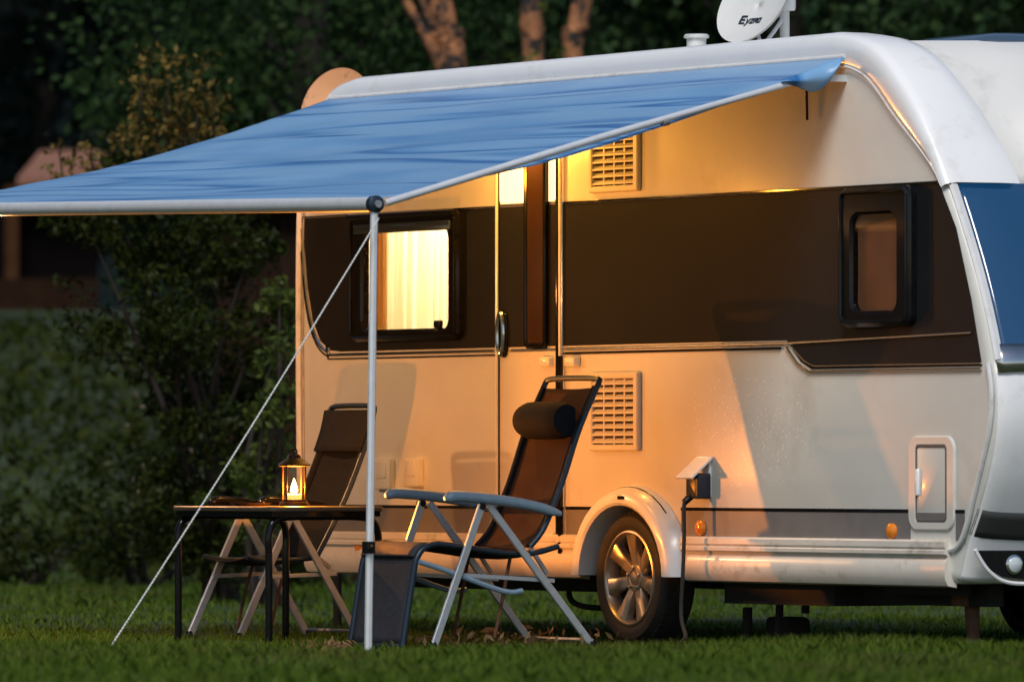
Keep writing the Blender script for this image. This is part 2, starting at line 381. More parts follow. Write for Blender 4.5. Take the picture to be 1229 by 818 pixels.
pl = [(p.x, p.y) for p in smooth_path([(a, b, 0) for a, b in [(xat(363), zt)]+corner+[(door0-.02, zb)]], 4)]
def off2(P, d):
    o = []
    for k in range(len(P)):
        t = (Vector(P[min(k+1, len(P)-1)])-Vector(P[max(k-1, 0)])).normalized(); o.append((P[k][0]+t.y*d, P[k][1]-t.x*d))
    return o
line(off2(pl, .014), .007, CHROME)
line(off2(pl, .034), .004, BLACK)
line([(door1+.02, zb-.014), (xat(944), zb-.014), (xat(1168), zb+.012)], .007, CHROME)
line([(door1+.02, zb-.034), (xat(938), zb-.034)], .006, BLACK)
line([(xat(945), zb-.03), (xat(958), 1.245), (xat(972), zl-.010), (xat(1179), zl-.012)], .006, CHROME)
line([(xat(952), zb-.03), (xat(966), 1.255), (xat(978), zl+.014), (xat(1179), zl+.012)], .004, CHROME)
line([(xat(363), zt+.006), (door0, zt+.006)], .005, CHROME); line([(door1, zt+.006), (xat(1126), zt+.006)], .005, BLACK)
def stripe(u0, u1):
    MB().prism([(xat(u0), .485), (xat(u1), .485), (xat(u1), .600), (xat(u0), .600)], .003, -.003).build('lower_stripe', GREY, car)
    MB().prism([(xat(u0), .600), (xat(u1), .600), (xat(u1), .614), (xat(u0), .614)], .003, -.005).build('stripe_line', BLACK, car)
stripe(366, 597); stripe(680, 722); stripe(818, 1093); stripe(1147.5, 1158)
# front pod seam on side
seam = [at_y(u, v, -.006) for u, v in [(1186,436),(1190,470),(1188,510),(1180,550),(1170,590),(1160,630),(1150,655),(1138,660)]]
MB().tube(smooth_path(seam, 5), .012, 8).build('pod_seam', TRIM, car)
# rear corner trim
MB().tube([(p.x+.012, -.008, p.z) for p in smooth_path(rear[:5], 4)], .016, 8).build('rear_corner_trim', TRIM, car)
MB().tube([(p.x+.045, -.004, p.z) for p in smooth_path(rear[:5], 4)], .005, 6).build('rear_corner_trim', STEEL, car)
# skirt
def skirt(x0, x1, name='skirt'):
    pr = [(.03,.487),(-.02,.486),(-.032,.478),(-.033,.455),(-.026,.447),(-.034,.44),(-.034,.426),(-.018,.420),(-.016,.41),(-.026,.395),(-.034,.36),(-.03,.32),(-.015,.292),(.03,.284)]
    MB().rings([[(x, y, z) for y, z in pr] for x in (x0, x1)]).build(name, SKIRT, car, angle=25)
skirt(xat(372), WX-.44); skirt(WX+.44, xat(1141))
pr = [(xat(1142), -.015), (xat(1172), -.006), (xat(1186), .03), (xat(1188), .09)]
# wheel arch cover
def arcpts(r, rz, zc, n=20, ext=.0):
    return [(WX+r*math.cos(PI*k/n), zc+rz*math.sin(PI*k/n)) for k in range(n+1)]
lev = [(.47, .412, .01), (.465, .406, -.02), (.432, .378, -.075), (.417, .366, -.085), (.372, .330, -.088), (.358, .318, -.08), (.350, .312, -.03), (.350, .312, .12)]
rsA = []
for r, rz, y in lev:
    p = arcpts(r, rz, .305); rsA.append([(x, y, z) for x, z in p])
MB().rings(rsA, False, False).build('wheel_arch', WHITE, car, angle=35)
MB().tube([(x, -.03, z) for x, z in arcpts(.452, .396, .305)[3:18]], .006, 6).build('arch_seal', BLACK, car)
MB().prism(rrect(WX+.0, WX+.05, .648, .664, .004, 2), -.085, -.092).build('arch_clip', BLACK, car)
MB().prism(arcpts(.36, .335, .305), .3, .28).build('wheel_well', UNDER, car)
# wheels
def wheel(y, sgn):
    root = bpy.data.objects.new('wheel', None); COL.objects.link(root); root.parent = car; root.location = (WX-1.0, y-1.15, WZ)
    c = (WX, y, WZ)
    g = lambda a: (a[0], a[1]*sgn)
    prof = [(.212,-.085),(.225,-.093),(.25,-.100),(.275,-.096),(.288,-.08),(.2955,-.062),(.298,-.03),(.298,.03),(.2955,.062),(.288,.08),(.25,.10),(.215,.09)]
    t = MB().lathe([g(a) for a in prof], c, 'y', 64, False)
    for k in range(48):                               # tread blocks
        a = 2*PI*k/48
        for yy in (-.05, 0, .05):
            d = Vector((math.cos(a), 0, math.sin(a))); s_ = Vector((-math.sin(a), 0, math.cos(a)))
            p = Vector(c)+Vector((0, yy*sgn, 0))+d*.2935
            t.beam(p-s_*.012, p+s_*.012, .034, .012, Vector((0, 1, 0)))
    t.build('tyre', RUBBER, root)
    r = MB()
    pr = [(.217,-.086),(.214,-.094),(.206,-.096),(.200,-.090),(.192,-.07),(.187,-.02),(.185,.05)]
    rs = []
    for rr, h in pr: rs.append([(c[0]+rr*math.cos(2*PI*k/64), c[1]+h*sgn, c[2]+rr*math.sin(2*PI*k/64)) for k in range(64)])
    r.rings(rs, True, False)
    for k in range(7):
        a = PI/2+2*PI*k/7; d = Vector((math.cos(a), 0, math.sin(a))); s_ = Vector((-math.sin(a), 0, math.cos(a)))
        rs = []
        for rad, w, yf, yb in ((.045,.026,-.060,-.02),(.09,.026,-.068,-.032),(.14,.031,-.078,-.04),(.195,.043,-.086,-.045)):
            o = Vector(c)+d*rad
            rs.append([o+s_*i+Vector((0, j*sgn, 0)) for i, j in ((-w*1.05, yb), (-w, yf+.006), (-w*.8, yf), (w*.8, yf), (w, yf+.006), (w*1.05, yb))])
        r.rings(rs)
    r.lathe([g(a) for a in [(.066,-.02),(.066,-.058),(.058,-.066),(.040,-.067),(.036,-.060),(.030,-.060),(.028,-.070),(.012,-.073)]], c, 'y', 28)
    r.build('rim', ALU, root)
    for k in range(5):
        hb = MB()
        a = PI/2+2*PI*k/5; hb.lathe([g((.009,-.05)), g((.009,-.074)), g((.004,-.077))], (c[0]+.049*math.cos(a), c[1], c[2]+.049*math.sin(a)), 'y', 8); hb.build('wheel_bolt', STEEL, root)
    MB().lathe([g((.1845, -.03)), g((.1845, .04))], c, 'y', 40).build('brake_disc', UNDER, root)
wheel(.062, 1); wheel(W_-.062, -1)
# chassis, axle, legs, pipes
ch = MB().box(WX+.40, 3.55, .25, .33, .20, .305).box(XR+.35, WX-.40, .25, .33, .22, .305).box(XR+.3, 3.5, 1.9, 1.98, .2, .30)
ch.box(WX+.6, WX+1.5, .1, .9, .19, .302); ch.tube([(WX, .25, WZ), (WX, 2.0, WZ)], .03, 10)
ch.box(2.95, 3.5, .12, .2, .25, .298)
ch.build('chassis', UNDER, car)
def steady(x, y):
    m = MB(); m.tube([(x, y, .29), (x+.02, y, .05)], [.035, .028], 12); m.box(x-.06, x+.06, y-.06, y+.06, .2, .3); l = m.build('steady_leg', RUST, car)
    MB().lathe([(.075, .02), (.075, .035), (.03, .06)], (x+.02, y, .0), 'z', 18).build('foot_pad', STEEL, l)
p = at_y(1165, 730, .3); steady(p.x, .3); steady(XR+.35, .3)
hs = [at_y(u, v, .35) for u, v in [(740,706),(715,702),(690,698),(683,706),(686,720),(700,727),(722,729)]]
MB().tube(smooth_path(hs, 5), .014, 8).build('waste_pipe', RUBBER, car)
hs = [at_y(u, v, .3) for u, v in [(966,735),(967,712),(958,700),(945,700),(937,715),(935,740),(934,766)]]
MB().tube(smooth_path(hs, 5), .018, 8).build('waste_pipe', RUBBER, car)
hs = [at_y(u, v, .3) for u, v in [(897,728),(897,745),(895,768)]]
MB().tube(hs, .022, 8).build('waste_pipe', RUBBER, car)
# --- door
dz0, dz1 = .475, 2.34
dr = bpy.data.objects.new('door', None); COL.objects.link(dr); dr.parent = car; dr.location = (door0-1, -1.15, .475)
dpoly = rrect(door0+.006, door1-.05, dz0+.01, dz1, .05, 5)
MB().prism(dpoly, .002, -.008, .004).build('door_panel', WALL, dr)
MB().prism([(door0+.026, zb), (door1-.055, zb), (door1-.055, zt), (door0+.026, zt)], -.004, -.0105).build('door_band', BROWN, dr)
for xx, w, m in ((door0+.004, .014, TRIM), (door0+.026, .006, BLACK), (door1-.046, .012, BLACK), (door1-.020, .012, TRIM), (door1+.004, .008, CHROME)):
    MB().prism([(xx-w/2, dz0), (xx+w/2, dz0), (xx+w/2, dz1), (xx-w/2, dz1)], .002, -.016, .003).build('door_frame', m, dr)
for z0_, z1_ in ((zb-.022, zb-.008), (zt+.002, zt+.012)):
    MB().prism([(door0+.03, z0_), (door1-.055, z0_), (door1-.055, z1_), (door0+.03, z1_)], -.004, -.013).build('door_trim_line', CHROME, dr)
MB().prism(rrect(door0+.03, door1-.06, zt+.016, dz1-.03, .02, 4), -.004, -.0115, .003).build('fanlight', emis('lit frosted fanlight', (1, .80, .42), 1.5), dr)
q0, q1 = at_y(635, 150), at_y(661, 418)
o_ = rrect(q0.x, q1.x, q1.z, 2.28, .035); i_ = rrect(q0.x+.022, q1.x-.022, q1.z+.025, 2.258, .022)
w = MB().ring(o_, i_, -.006, -.034, .006).build('window', BLACK, dr)
MB().prism(inset(i_, -.002), -.01, -.024).build('pane', mat('brown tinted pane', (.035, .018, .010), .12, var=.1, spec=.6), w)
# handle
h0 = at_y(607, 401)
ho = rrect(h0.x-.038, h0.x+.038, h0.z-.108, h0.z+.108, .037, 8)
hh = MB().prism(ho, -.006, -.022, .008).build('handle', BLACK, dr)
MB().tube([(h0.x+.028*math.cos(2*PI*k/28), -.03, h0.z+.098*math.sin(2*PI*k/28)) for k in range(29)], .010, 8).build('handle_ring', CHROME, hh)
for u in (661, 691):
    p = at_y(u, 434); MB().prism(rrect(p.x-.045, p.x+.045, p.z-.022, p.z+.022, .01, 3), -.004, -.04, .012).build('door_catch', WHITE, car)
# door hinge pole bottom black
MB().box(door1-.006, door1+.014, -.03, -.014, .40, 1.30).build('door_seal', BLACK, car)
# entrance grab/lamp
lx = XX(640)
al = MB().prism(rrect(lx-.16, lx+.16, 2.395, 2.455, .02), .0, -.05, .015).build('door_lamp', WHITE, car)
MB().prism(rrect(lx-.14, lx+.14, 2.38, 2.394, .005, 2), -.006, -.045).build('lamp_lens', emis('door lamp glow', (1, .72, .38), 20), al)
# --- windows
def win(u0, v0, u1, v1, iu0, iv0, iu1, iv1, lit):
    a, b = at_y(u0, v0, -.02), at_y(u1, v1, -.02); c, d = at_y(iu0, iv0, -.02), at_y(iu1, iv1, -.02)
    o = rrect(a.x, b.x, b.z, a.z, .05, 6); i = rrect(c.x, d.x, d.z, c.z, .05, 6)
    f = MB().ring(o, i, -.002, -.045, .012).build('window', BLACK, car)
    return f, o, i, a, b, c, d
f, o, i, a, b, c, d = win(425, 259, 554, 407, 439, 280, 542, 393, True)
MB().ring(inset(o, .012), inset(o, .024), -.044, -.058, .004).build('window_rim', BLACK, f)
MB().prism(inset(i, -.006), -.030, -.024).build('pane', PANE, f)
MB().tube([(a.x+.01, -.055, a.z-.01), (b.x-.01, -.055, a.z-.01)], .016, 10).build('hinge_bar', BLACK, f)
MB().prism(rrect(c.x-.05, d.x+.05, c.z-.005, a.z-.045, .01, 3), -.044, -.062, .006).build('top_visor', mat('smoked visor', (.02, .028, .04), .1, spec=.8), f)
for xx in (c.x+.1, d.x-.09):
    MB().prism(rrect(xx-.03, xx+.03, d.z+.0, d.z+.035, .008, 3), -.032, -.05, .004).build('latch', BLACK, f)
cm = MB(); V = []; n = 150
for k in range(n+1):
    t = k/n; x = c.x-.03+(d.x-c.x+.06)*t
    fold = .020*math.sin(t*2*PI*13+1.4*math.sin(t*9))+.006*math.sin(t*2*PI*31)
    V += [(x, .05+fold*.6, c.z+.03), (x, .05+fold, (c.z+d.z)/2), (x+.004*math.sin(t*50), .05+fold*1.1, d.z-.0)]
cm.add(V, [q for k in range(n) for q in ((k*3, k*3+3, k*3+4, k*3+1), (k*3+1, k*3+4, k*3+5, k*3+2))]).build('curtain', CURTAIN, f)
# a gathered second curtain at the left edge, wooden interior behind
cm = MB(); V = []; n = 40
for k in range(n+1):
    t = k/n; x = c.x-.02+.13*t; fold = .014*math.sin(t*2*PI*6)
    V += [(x, .028+fold, c.z+.03), (x, .028+fold, d.z)]
cm.add(V, [(k*2, k*2+2, k*2+3, k*2+1) for k in range(n)]).build('curtain', translucent_mat('amber side curtain', (.62, .40, .18), .9, .5, .08), f)
cv = MB(); X0, X1, Z0_, Z1_ = c.x-.25, d.x+.25, d.z-.3, c.z+.3
cv.add([(X0,.12+.0,Z0_),(X1,.12,Z0_),(X1,.9,Z0_),(X0,.9,Z0_),(X0,.12,Z1_),(X1,.12,Z1_),(X1,.9,Z1_),(X0,.9,Z1_)],[(0,1,2,3),(4,5,6,7),(1,2,6,5),(2,3,7,6),(3,0,4,7)])
cv.build('cabin_lining', mat('warm cabin lining', (.70, .62, .48), .7), car)
MB().box((X0+X1)/2-.25, (X0+X1)/2+.25, .35, .7, Z1_-.04, Z1_-.02).build('cabin_lamp', emis('cabin lamp glow', (1, .82, .52), 72), car)
f, o, i, a, b, c, d = win(1012, 226, 1097, 391, 1027, 258, 1080, 372, False)
MB().ring(inset(o, .012), inset(o, .03), -.044, -.056, .006).build('window_rim', BLACK, f)
MB().prism(inset(i, -.006), -.030, -.026).build('pane', clear_glass('smoked pane', (.80, .76, .72), .05), f)
cm = MB(); V = []; n = 30
for r_ in range(13):
    tz = r_/12
    for k in range(n+1):
        t = k/n; x = c.x-.02+(d.x-c.x+.04)*t
        V.append((x, -.010+.003*math.sin(t*9+1.2*math.sin(tz*3))*math.sin(tz*PI), c.z+.02-(c.z-d.z+.04)*tz-.05*math.sin(t*PI)*(1-tz)*.6))
cm.add(V, [(r*(n+1)+k, r*(n+1)+k+1, (r+1)*(n+1)+k+1, (r+1)*(n+1)+k) for r in range(12) for k in range(n)])
cm.build('blind', mat('brown blind', (.34, .19, .12), .7, var=.15, vscale=5), f)
MB().prism([(c.x, d.z+.36), (d.x, d.z+.40), (d.x, c.z), (c.x, c.z)], -.017, -.019).build('blind_valance', mat('grey valance', (.10, .10, .105), .8), f)
# --- vents
def vent(u0, v0, u1, v1):
    a, b = at_y(u0, v0), at_y(u1, v1); o = rrect(a.x, b.x, b.z, a.z, .012, 3); i = rrect(a.x+.03, b.x-.04, b.z+.03, a.z-.03, .006, 3)
    f = MB().ring(o, i, -.001, -.024, .006).build('vent', LOUVRE, car)
    MB().prism(i, -.001, -.003).build('vent_back', CAVITY, f)
    s = MB(); n = 9
    for k in range(n):
        z = b.z+.03+(a.z-b.z-.06)*(k+.5)/n
        s.add([(a.x+.028,-.004,z+.012),(b.x-.038,-.004,z+.012),(b.x-.038,-.020,z-.004),(a.x+.028,-.020,z-.004),(a.x+.028,-.004,z+.006),(b.x-.038,-.004,z+.006),(b.x-.038,-.020,z-.010),(a.x+.028,-.020,z-.010)],
              [(0,1,2,3),(4,7,6,5),(0,4,5,1),(1,5,6,2),(2,6,7,3),(3,7,4,0)])
    for k in range(1, 4):
        x = a.x+.03+(b.x-a.x-.07)*k/4; s.box(x-.006, x+.006, -.012, -.003, b.z+.03, a.z-.03)
    s.build('louvre', LOUVRE, f, smooth=False)
vent(711, 447, 770, 541); vent(711, 139, 770, 229)
# --- service hatch, covers, reflectors
a, b = at_y(1092, 523), at_y(1147, 636)
o = rrect(a.x, b.x, b.z, a.z, .06, 6); i = rrect(a.x+.058, b.x-.058, b.z+.036, a.z-.040, .02, 6)
f = MB().ring(o, i, .0, -.011, .005).build('service_hatch', WALL, car)
MB().prism(i, .0, -.008, .004).build('hatch_panel', WALL, f)
MB().ring(i, inset(i, .008), -.006, -.012, .002).build('hatch_gap', mat('dark gap', (.1, .09, .08), .8), f)
MB().prism([(a.x+.068, .545), (b.x-.068, .545), (b.x-.068, .6), (a.x+.068, .6)], -.004, -.0105).build('hatch_stripe', GREY, f)
MB().prism(rrect(a.x+.066, a.x+.084, (a.z+b.z)/2-.055, (a.z+b.z)/2+.06, .008, 3), -.006, -.020, .005).build('hatch_handle', WHITE, f)
for u, v, wv_, hv_ in ((464, 568, 20, 38), (499, 566, 18, 36)):
    p = at_y(u, v); q = at_y(u+wv_/2, v-hv_/2); hw = q.x-p.x; hh_ = q.z-p.z
    k = MB().prism(rrect(p.x-hw, p.x+hw, p.z-hh_, p.z+hh_, .012, 4), 0, -.03, .008).build('service_cover', WALL, car)
    MB().prism(rrect(p.x-hw*.6, p.x+hw*.6, p.z-hh_*.3, p.z+hh_*.8, .008, 3), -.028, -.034, .003).build('cover_lid', WALL, k)
for u, v in ((434, 655), (843, 633), (1072, 637)):
    p = at_y(u, v); MB().lathe([(.034, 0), (.034, -.014), (.026, -.022), (.008, -.026)], (p.x, -.002, p.z), 'y', 20).build('reflector', AMBER, car)
# --- power inlet with lifted lid
p = at_y(848, 548)
x0, x1 = p.x-.075, p.x+.06
sk = MB().prism(rrect(x0, x1-.02, p.z-.18, p.z+.002, .012, 3), 0, -.012, .004).build('power_inlet', WHITE, car)
lid = MB().add([(x0,-.008,p.z),(x1,-.008,p.z),(x1,-.118,p.z-.092),(x0,-.118,p.z-.092),(x0,-.006,p.z-.008),(x1,-.006,p.z-.008),(x1,-.112,p.z-.098),(x0,-.112,p.z-.098)],
               [(0,1,2,3),(4,7,6,5),(0,4,5,1),(1,5,6,2),(2,6,7,3),(3,7,4,0)]).build('inlet_lid', WHITE, sk, smooth=False)
# --- fog lamp on the front face and lower front details
fx = at_y(1160, 655).x+.035
fog = [at_x(u, v, fx) for u, v in [(1170,660),(1178,672),(1189,684),(1203,692),(1228,695),(1300,694),(1320,688),(1322,664),(1260,660)]]
MB().rings([[(fx+dx, q.y, q.z) for q in fog] for dx in (.0, .014)]).build('fog_lamp_recess', BLACK, car)
for rr, dx, m, nm in ((.042, .012, CHROME, 'fog_lamp'), (.032, .02, mat('lamp lens', (.55, .6, .62), .05, spec=.8, coat=1), 'fog_lamp_lens')):
    q = at_x(1214, 677, fx); MB().lathe([(rr, 0), (rr, dx), (rr*.5, dx+.008)], (fx+.008, q.y, q.z), 'x', 24).build(nm, m, car)
tl = [at_x(u, v, fx) for u, v in [(1168,659),(1177,675),(1188,688),(1203,697),(1228,700),(1300,699)]]
MB().tube([(fx+.012, q.y, q.z) for q in smooth_path(tl, 4)], .009, 8).build('fog_lamp_trim', WHITE, car)
gp = [q for q in FP if .49 < q[1] < .62]
along(gp, [.012, .03, .055, .11, .25, 1.14], [-.018, -.003, .009, .019, .031, .053], 'front_stripe', PODGREY, car, .02)
# --- roof items that belong to the caravan
p = at_y(836, 62, .5)
MB().lathe([(.045, -.12), (.045, .0), (.058, .003), (.058, .014), (.05, .02)], (p.x, .5, p.z+.06), 'z', 24).build('roof_flue', TRIM, car)
q = at_y(1190, 62, 1.0)
sl = MB(); sl.prism([(0, 0)], 0, 0) if False else None
rsS = []
for r_, dz in ((0, -.06), (0, .005), (.02, .022), (.08, .04), (.16, .05)):
    pts = rrect(q.x-.40+r_, q.x+.35-r_, .75+r_, 1.45-r_, .08, 5); rsS.append([(x, y, q.z+dz+.025) for x, y in pts])
MB().rings(rsS).build('skylight', mat('skylight acrylic', (.05, .085, .13), .12, spec=.7), car)

# ================================================================== AWNING
AX1, AY, AZ = 2.83, -2.334, 1.885
AX0 = -1.70
aw = empty('awning', (.55, -1.2, 0), 'blue vinyl awning stretched out from the caravan side over the chairs', 'awning')
TOPZ = at_y(1015, 69).z
nx, ny = 110, 64; V = []
from mathutils import noise as mn
def fab(s, t):                  # s: 0 left .. 1 right ; t: 0 at the wall .. 1 at the bar
    x = AX0+(AX1-AX0)*s
    zr = TOPZ-.035*(1-s)*0; zo = AZ+.02+(1-s)*.10
    z = zr+(zo-zr)*t-.05*math.sin(PI*t)
    e = abs(s-.5)*2
    z -= .015*math.sin(PI*t)*(e**3)
    rp = mn.noise(Vector((x*.55, t*11, 1.3)))*.015+mn.noise(Vector((x*1.0+5, t*22, 7.7)))*.008
    z += rp*min(1, t*8)*min(1, (1-t)*10)*min(1, .25+s*7)*min(1, .25+(1-s)*9)
    inx = .0
    if s > .5: inx = .35*max(0, (s-.5)*2)**6*max(0, 1-t*2.2)**1.0*.3
    return (x, -.02+(AY+.02)*t, z)
for j in range(ny+1):
    for i_ in range(nx+1): V.append(fab(i_/nx, j/ny))
m_ = MB().add(V, [(j*(nx+1)+i_, j*(nx+1)+i_+1, (j+1)*(nx+1)+i_+1, (j+1)*(nx+1)+i_) for j in range(ny) for i_ in range(nx)])
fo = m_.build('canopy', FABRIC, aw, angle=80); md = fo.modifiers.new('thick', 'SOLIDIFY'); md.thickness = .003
# loose corner flap near the wall
fl = []
top = [fab(1, t) for t in (0, .02, .04, .065, .095, .13)]
drop = [.02, .09, .125, .10, .055, .01]
for k, (tp, dd) in enumerate(zip(top, drop)):
    for j in range(6):
        w = j/5; fl.append((tp[0]+.035*math.sin(w*PI)+.03*math.sin(k*1.9)*w, tp[1]-.02*w, tp[2]+.004-dd*w))
g = MB().add(fl, [(k*6+j, k*6+j+1, (k+1)*6+j+1, (k+1)*6+j) for k in range(5) for j in range(5)]).build('corner_flap', FABRIC, aw, angle=80)
md = g.modifiers.new('sub', 'SUBSURF'); md.levels = md.render_levels = 2
md = g.modifiers.new('thick', 'SOLIDIFY'); md.thickness = .004
MB().tube([(AX0-.05, AY, AZ+.10), (AX1-.02, AY, AZ)], .031, 20).build('front_bar', POLE, aw)
MB().tube([(AX0, -.012, TOPZ), (AX1+.01, -.012, TOPZ)], .014, 10).build('wall_rail', TRIM, aw)
cp = MB().lathe([(.036, -.01), (.036, .02), (.02, .03)], (AX1, AY, AZ), 'x', 24).build('end_cap', CHAIRFRAME, aw)
MB().lathe([(.016, .0), (.016, .008)], (AX1+.03, AY, AZ), 'x', 16).build('cap_screw', STEEL, cp)
MB().tube([(AX1, AY+.05, AZ+.005), (AX1, -1.2, AZ+.31), (AX1, -.16, TOPZ-.085)], [.016, .016, .013], 12).build('rafter', POLE, aw)
MB().tube([(AX1, -.9, AZ+.378), (AX1, -.93, AZ+.37)], .019, 12).build('rafter_joint', STEEL, aw)
MB().box(AX1-.012, AX1+.012, -.16, -.0, TOPZ-.105, TOPZ-.075).build('rafter_bracket', POLE, aw)
MB().tube([(AX1-.25, -.04, TOPZ-.12), (AX1-.26, -.03, TOPZ-.26)], .006, 6).build('hanging_strap', BLACK, aw)
LAMP2 = Vector((-1.72, -1.87, 1.80)); FILL_LAMP = Vector((.75, -1.0, 2.13))  # right-hand lamp is added, hidden by the canopy, to widen the warm wall light
for lm in (LAMP2, FILL_LAMP):
    la = MB().lathe([(.006, .10), (.006, .03), (.03, .025), (.055, .0), (.055, -.01), (.05, -.012)], lm, 'z', 20).build('unseen_hanging_lamp', BLACK, aw)
    MB().lathe([(.03, .0), (.034, -.018), (.024, -.034), (.008, -.04)], lm, 'z', 16).build('bulb', emis('bulb glow', (1, .62, .25), 12), la)
ft = at_x(442, 772, AX1)
MB().beam((AX1, AY, AZ-.02), (AX1, ft.y, .0), .031, .031, Vector((0, 1, 0)), .3).build('support_pole', POLE, aw)
z = at_x(443, 655, AX1); m_ = MB().box(AX1-.02, AX1+.02, z.y-.022, z.y+.018, z.z-.03, z.z+.02); m_.tube([(AX1+.02, z.y, z.z), (AX1+.05, z.y-.03, z.z)], .01, 8); m_.build('pole_clamp', BLACK, aw)
pb = Vector((AX1+.06, AY-.012, AZ-.06)); pg = Vector((2.55, -3.44, .03))
# twisted guy rope
rp = MB()
for ph in (0, PI):
    pts = []
    for k in range(361):
        t = k/360; c0 = pb.lerp(pg, t)-Vector((0, 0, .02*math.sin(PI*t))); a_ = t*2*PI*70+ph
        pts.append(c0+Vector((math.cos(a_)*.002, 0, math.sin(a_)*.002)))
    rp.tube(pts, .0028, 5)
gr = rp.build('guy_rope', mat('white rope', (.62, .62, .6), .8, var=.3, vscale=200), None)
tag(gr, 'white twisted guy rope running from the awning pole down to the grass', 'rope')
pegm = MB(); pegm.tube([pg+Vector((.02, .05, -.10)), pg+Vector((-.01, -.02, .03)), pg+Vector((-.02, -.03, .04)), pg+Vector((-.01, -.045, .03))], .005, 6)
tag(pegm.build('tent_peg', STEEL), 'steel tent peg holding the end of the guy rope in the grass', 'peg')

# ================================================================== CHAIRS
def chair(xn, xf, label, near, front_leg, rear_leg, arm, armfar_dz, seat, foot, pillow, group, backmat, armmat=CHAIRBLUE):
    yb = at_x(*front_leg[1], xn).y
    root = empty('camping_chair', ((xn+xf)/2, yb, 0), label, 'camping chair', group)
    P = lambda uv, x: Vector((x, at_x(*uv, xn).y, at_x(*uv, xn).z))
    # backrest rails and mesh
    xi0, xi1 = xf+.03, xn-.03
    rail = [P(q, xn) for q in near]
    R = smooth_path(rail, 6)
    loop = [Vector((xi1, q.y, q.z)) for q in R]; topc = R[0]
    top = [Vector((xi1-.05, topc.y+.008, topc.z+.02)), Vector((xi0+.05, topc.y+.008, topc.z+.02))]
    loop2 = loop[::-1]+smooth_path([loop[0], top[0], top[1], Vector((xi0, topc.y, topc.z))], 5)[1:]+[Vector((xi0, q.y, q.z)) for q in R[1:]]
    bk = MB().tube(loop2, .013, 10).build('back_frame', CHAIRFRAME, root)
    n = len(R); V = []; i1 = max(1, int(n*.06)) if pillow else 0
    for k in range(i1, n):
        for j in range(9):
            w = j/8; sag = .035*math.sin(PI*w)*(.4+.6*math.sin(PI*min(1, (k-i1)/(n-i1))))
            t = (R[min(k+1, n-1)]-R[max(k-1, 0)]).normalized(); nn = Vector((0, t.z, -t.y))
            if nn.y < 0: nn = -nn
            q = R[k]+nn*sag; V.append((xi1+(xi0-xi1)*w, q.y, q.z))
    fb = MB().add(V, [(k*9+j, k*9+j+1, k*9+j+10, k*9+j+9) for k in range(n-i1-1) for j in range(8)]).build('backrest', backmat, root, angle=80)
    md = fb.modifiers.new('t', 'SOLIDIFY'); md.thickness = .003
    for xx in (xi1-.012, xi0+.012): MB().tube([Vector((xx, q.y, q.z)) for q in R[i1:]], .017, 8).build('backrest_hem', MESHF, root)   # darker sleeves along the rails
    # armrests
    for xx, dz in ((xn, 0), (xf, armfar_dz)):
        A = [P(q, xx)+Vector((0, 0, dz)) for q in arm]
        A = smooth_path(A, 5); rs = []
        for k, q in enumerate(A):
            t = k/(len(A)-1); wd = .028*min(1, .45+3*t, .35+3*(1-t)); th = .024*min(1, .4+4*t, .45+4*(1-t))
            rs.append([q+Vector((wd*math.cos(2*PI*j/12), 0, th*math.copysign(abs(math.sin(2*PI*j/12))**.6, math.sin(2*PI*j/12)))) for j in range(12)])
        MB().rings(rs).build('armrest', armmat, root, angle=60)
        # legs
        for L_ in (front_leg, rear_leg):
            a_, b_ = P(L_[0], xx), P(L_[1], xx); a_.z += dz; b_.z = .01
            side = Vector((1, 0, 0))
            lg = MB().beam(a_+side*(.008 if L_ is front_leg else -.012), b_, .016, .034, side).build('leg', CHAIRALU, root)
            MB().lathe([(.016, -.006), (.017, .02), (.012, .03)], (b_.x, b_.y, .006), 'z', 12).build('foot_cap', BLACK, lg)
        pv = P(front_leg[0], xx); MB().lathe([(.014, -.02), (.014, .022)], (xx, pv.y, pv.z+dz-.006), 'x', 12).build('pivot', BLACK, root)
    # crossbars between feet
    for L_ in (rear_leg,):
        b_ = P(L_[1], xn); MB().tube([(xn, b_.y, .035), (xf, b_.y, .035)], .009, 8).build('crossbar', STEEL, root)
    # seat
    SR = smooth_path([P(q, xn) for q in seat], 5)
    for xx in (xi1, xi0): MB().tube([Vector((xx, q.y, q.z)) for q in SR], .013, 10).build('seat_rail', CHAIRFRAME, root)
    V = []
    for q in SR:
        for j in range(9):
            w = j/8; V.append((xi1+(xi0-xi1)*w, q.y, q.z-.02*math.sin(PI*w)))
    st = MB().add(V, [(k*9+j, k*9+j+1, k*9+j+10, k*9+j+9) for k in range(len(SR)-1) for j in range(8)]).build('seat', MESHF, root, angle=80)
    md = st.modifiers.new('t', 'SOLIDIFY'); md.thickness = .006
    # linkage struts
    fa = P(front_leg[0], xn).lerp(P(front_leg[1], xn), .5); ra = P(rear_leg[0], xn).lerp(P(rear_leg[1], xn), .55)
    for xx in (xn-.018, xf+.018):
        MB().beam(Vector((xx, fa.y-.02, fa.z)), Vector((xx, ra.y+.05, ra.z-.0)), .008, .018).build('strut', CHAIRALU, root)
        e = R[-1]; MB().beam(Vector((xx-.01, e.y, e.z)), Vector((xx-.01, ra.y+.02, ra.z+.03)), .012, .02).build('hinge_plate', STEEL, root)
    b1 = SR[len(SR)//2]
    for xx in (xi1-.05, xi0+.05):
        MB().tube(smooth_path([Vector((xx, b1.y+.1, b1.z-.02)), Vector((xx, b1.y+.06, .22)), Vector((xx, b1.y+.02, .05))], 4), .008, 8).build('stay_rod', RUST, root)
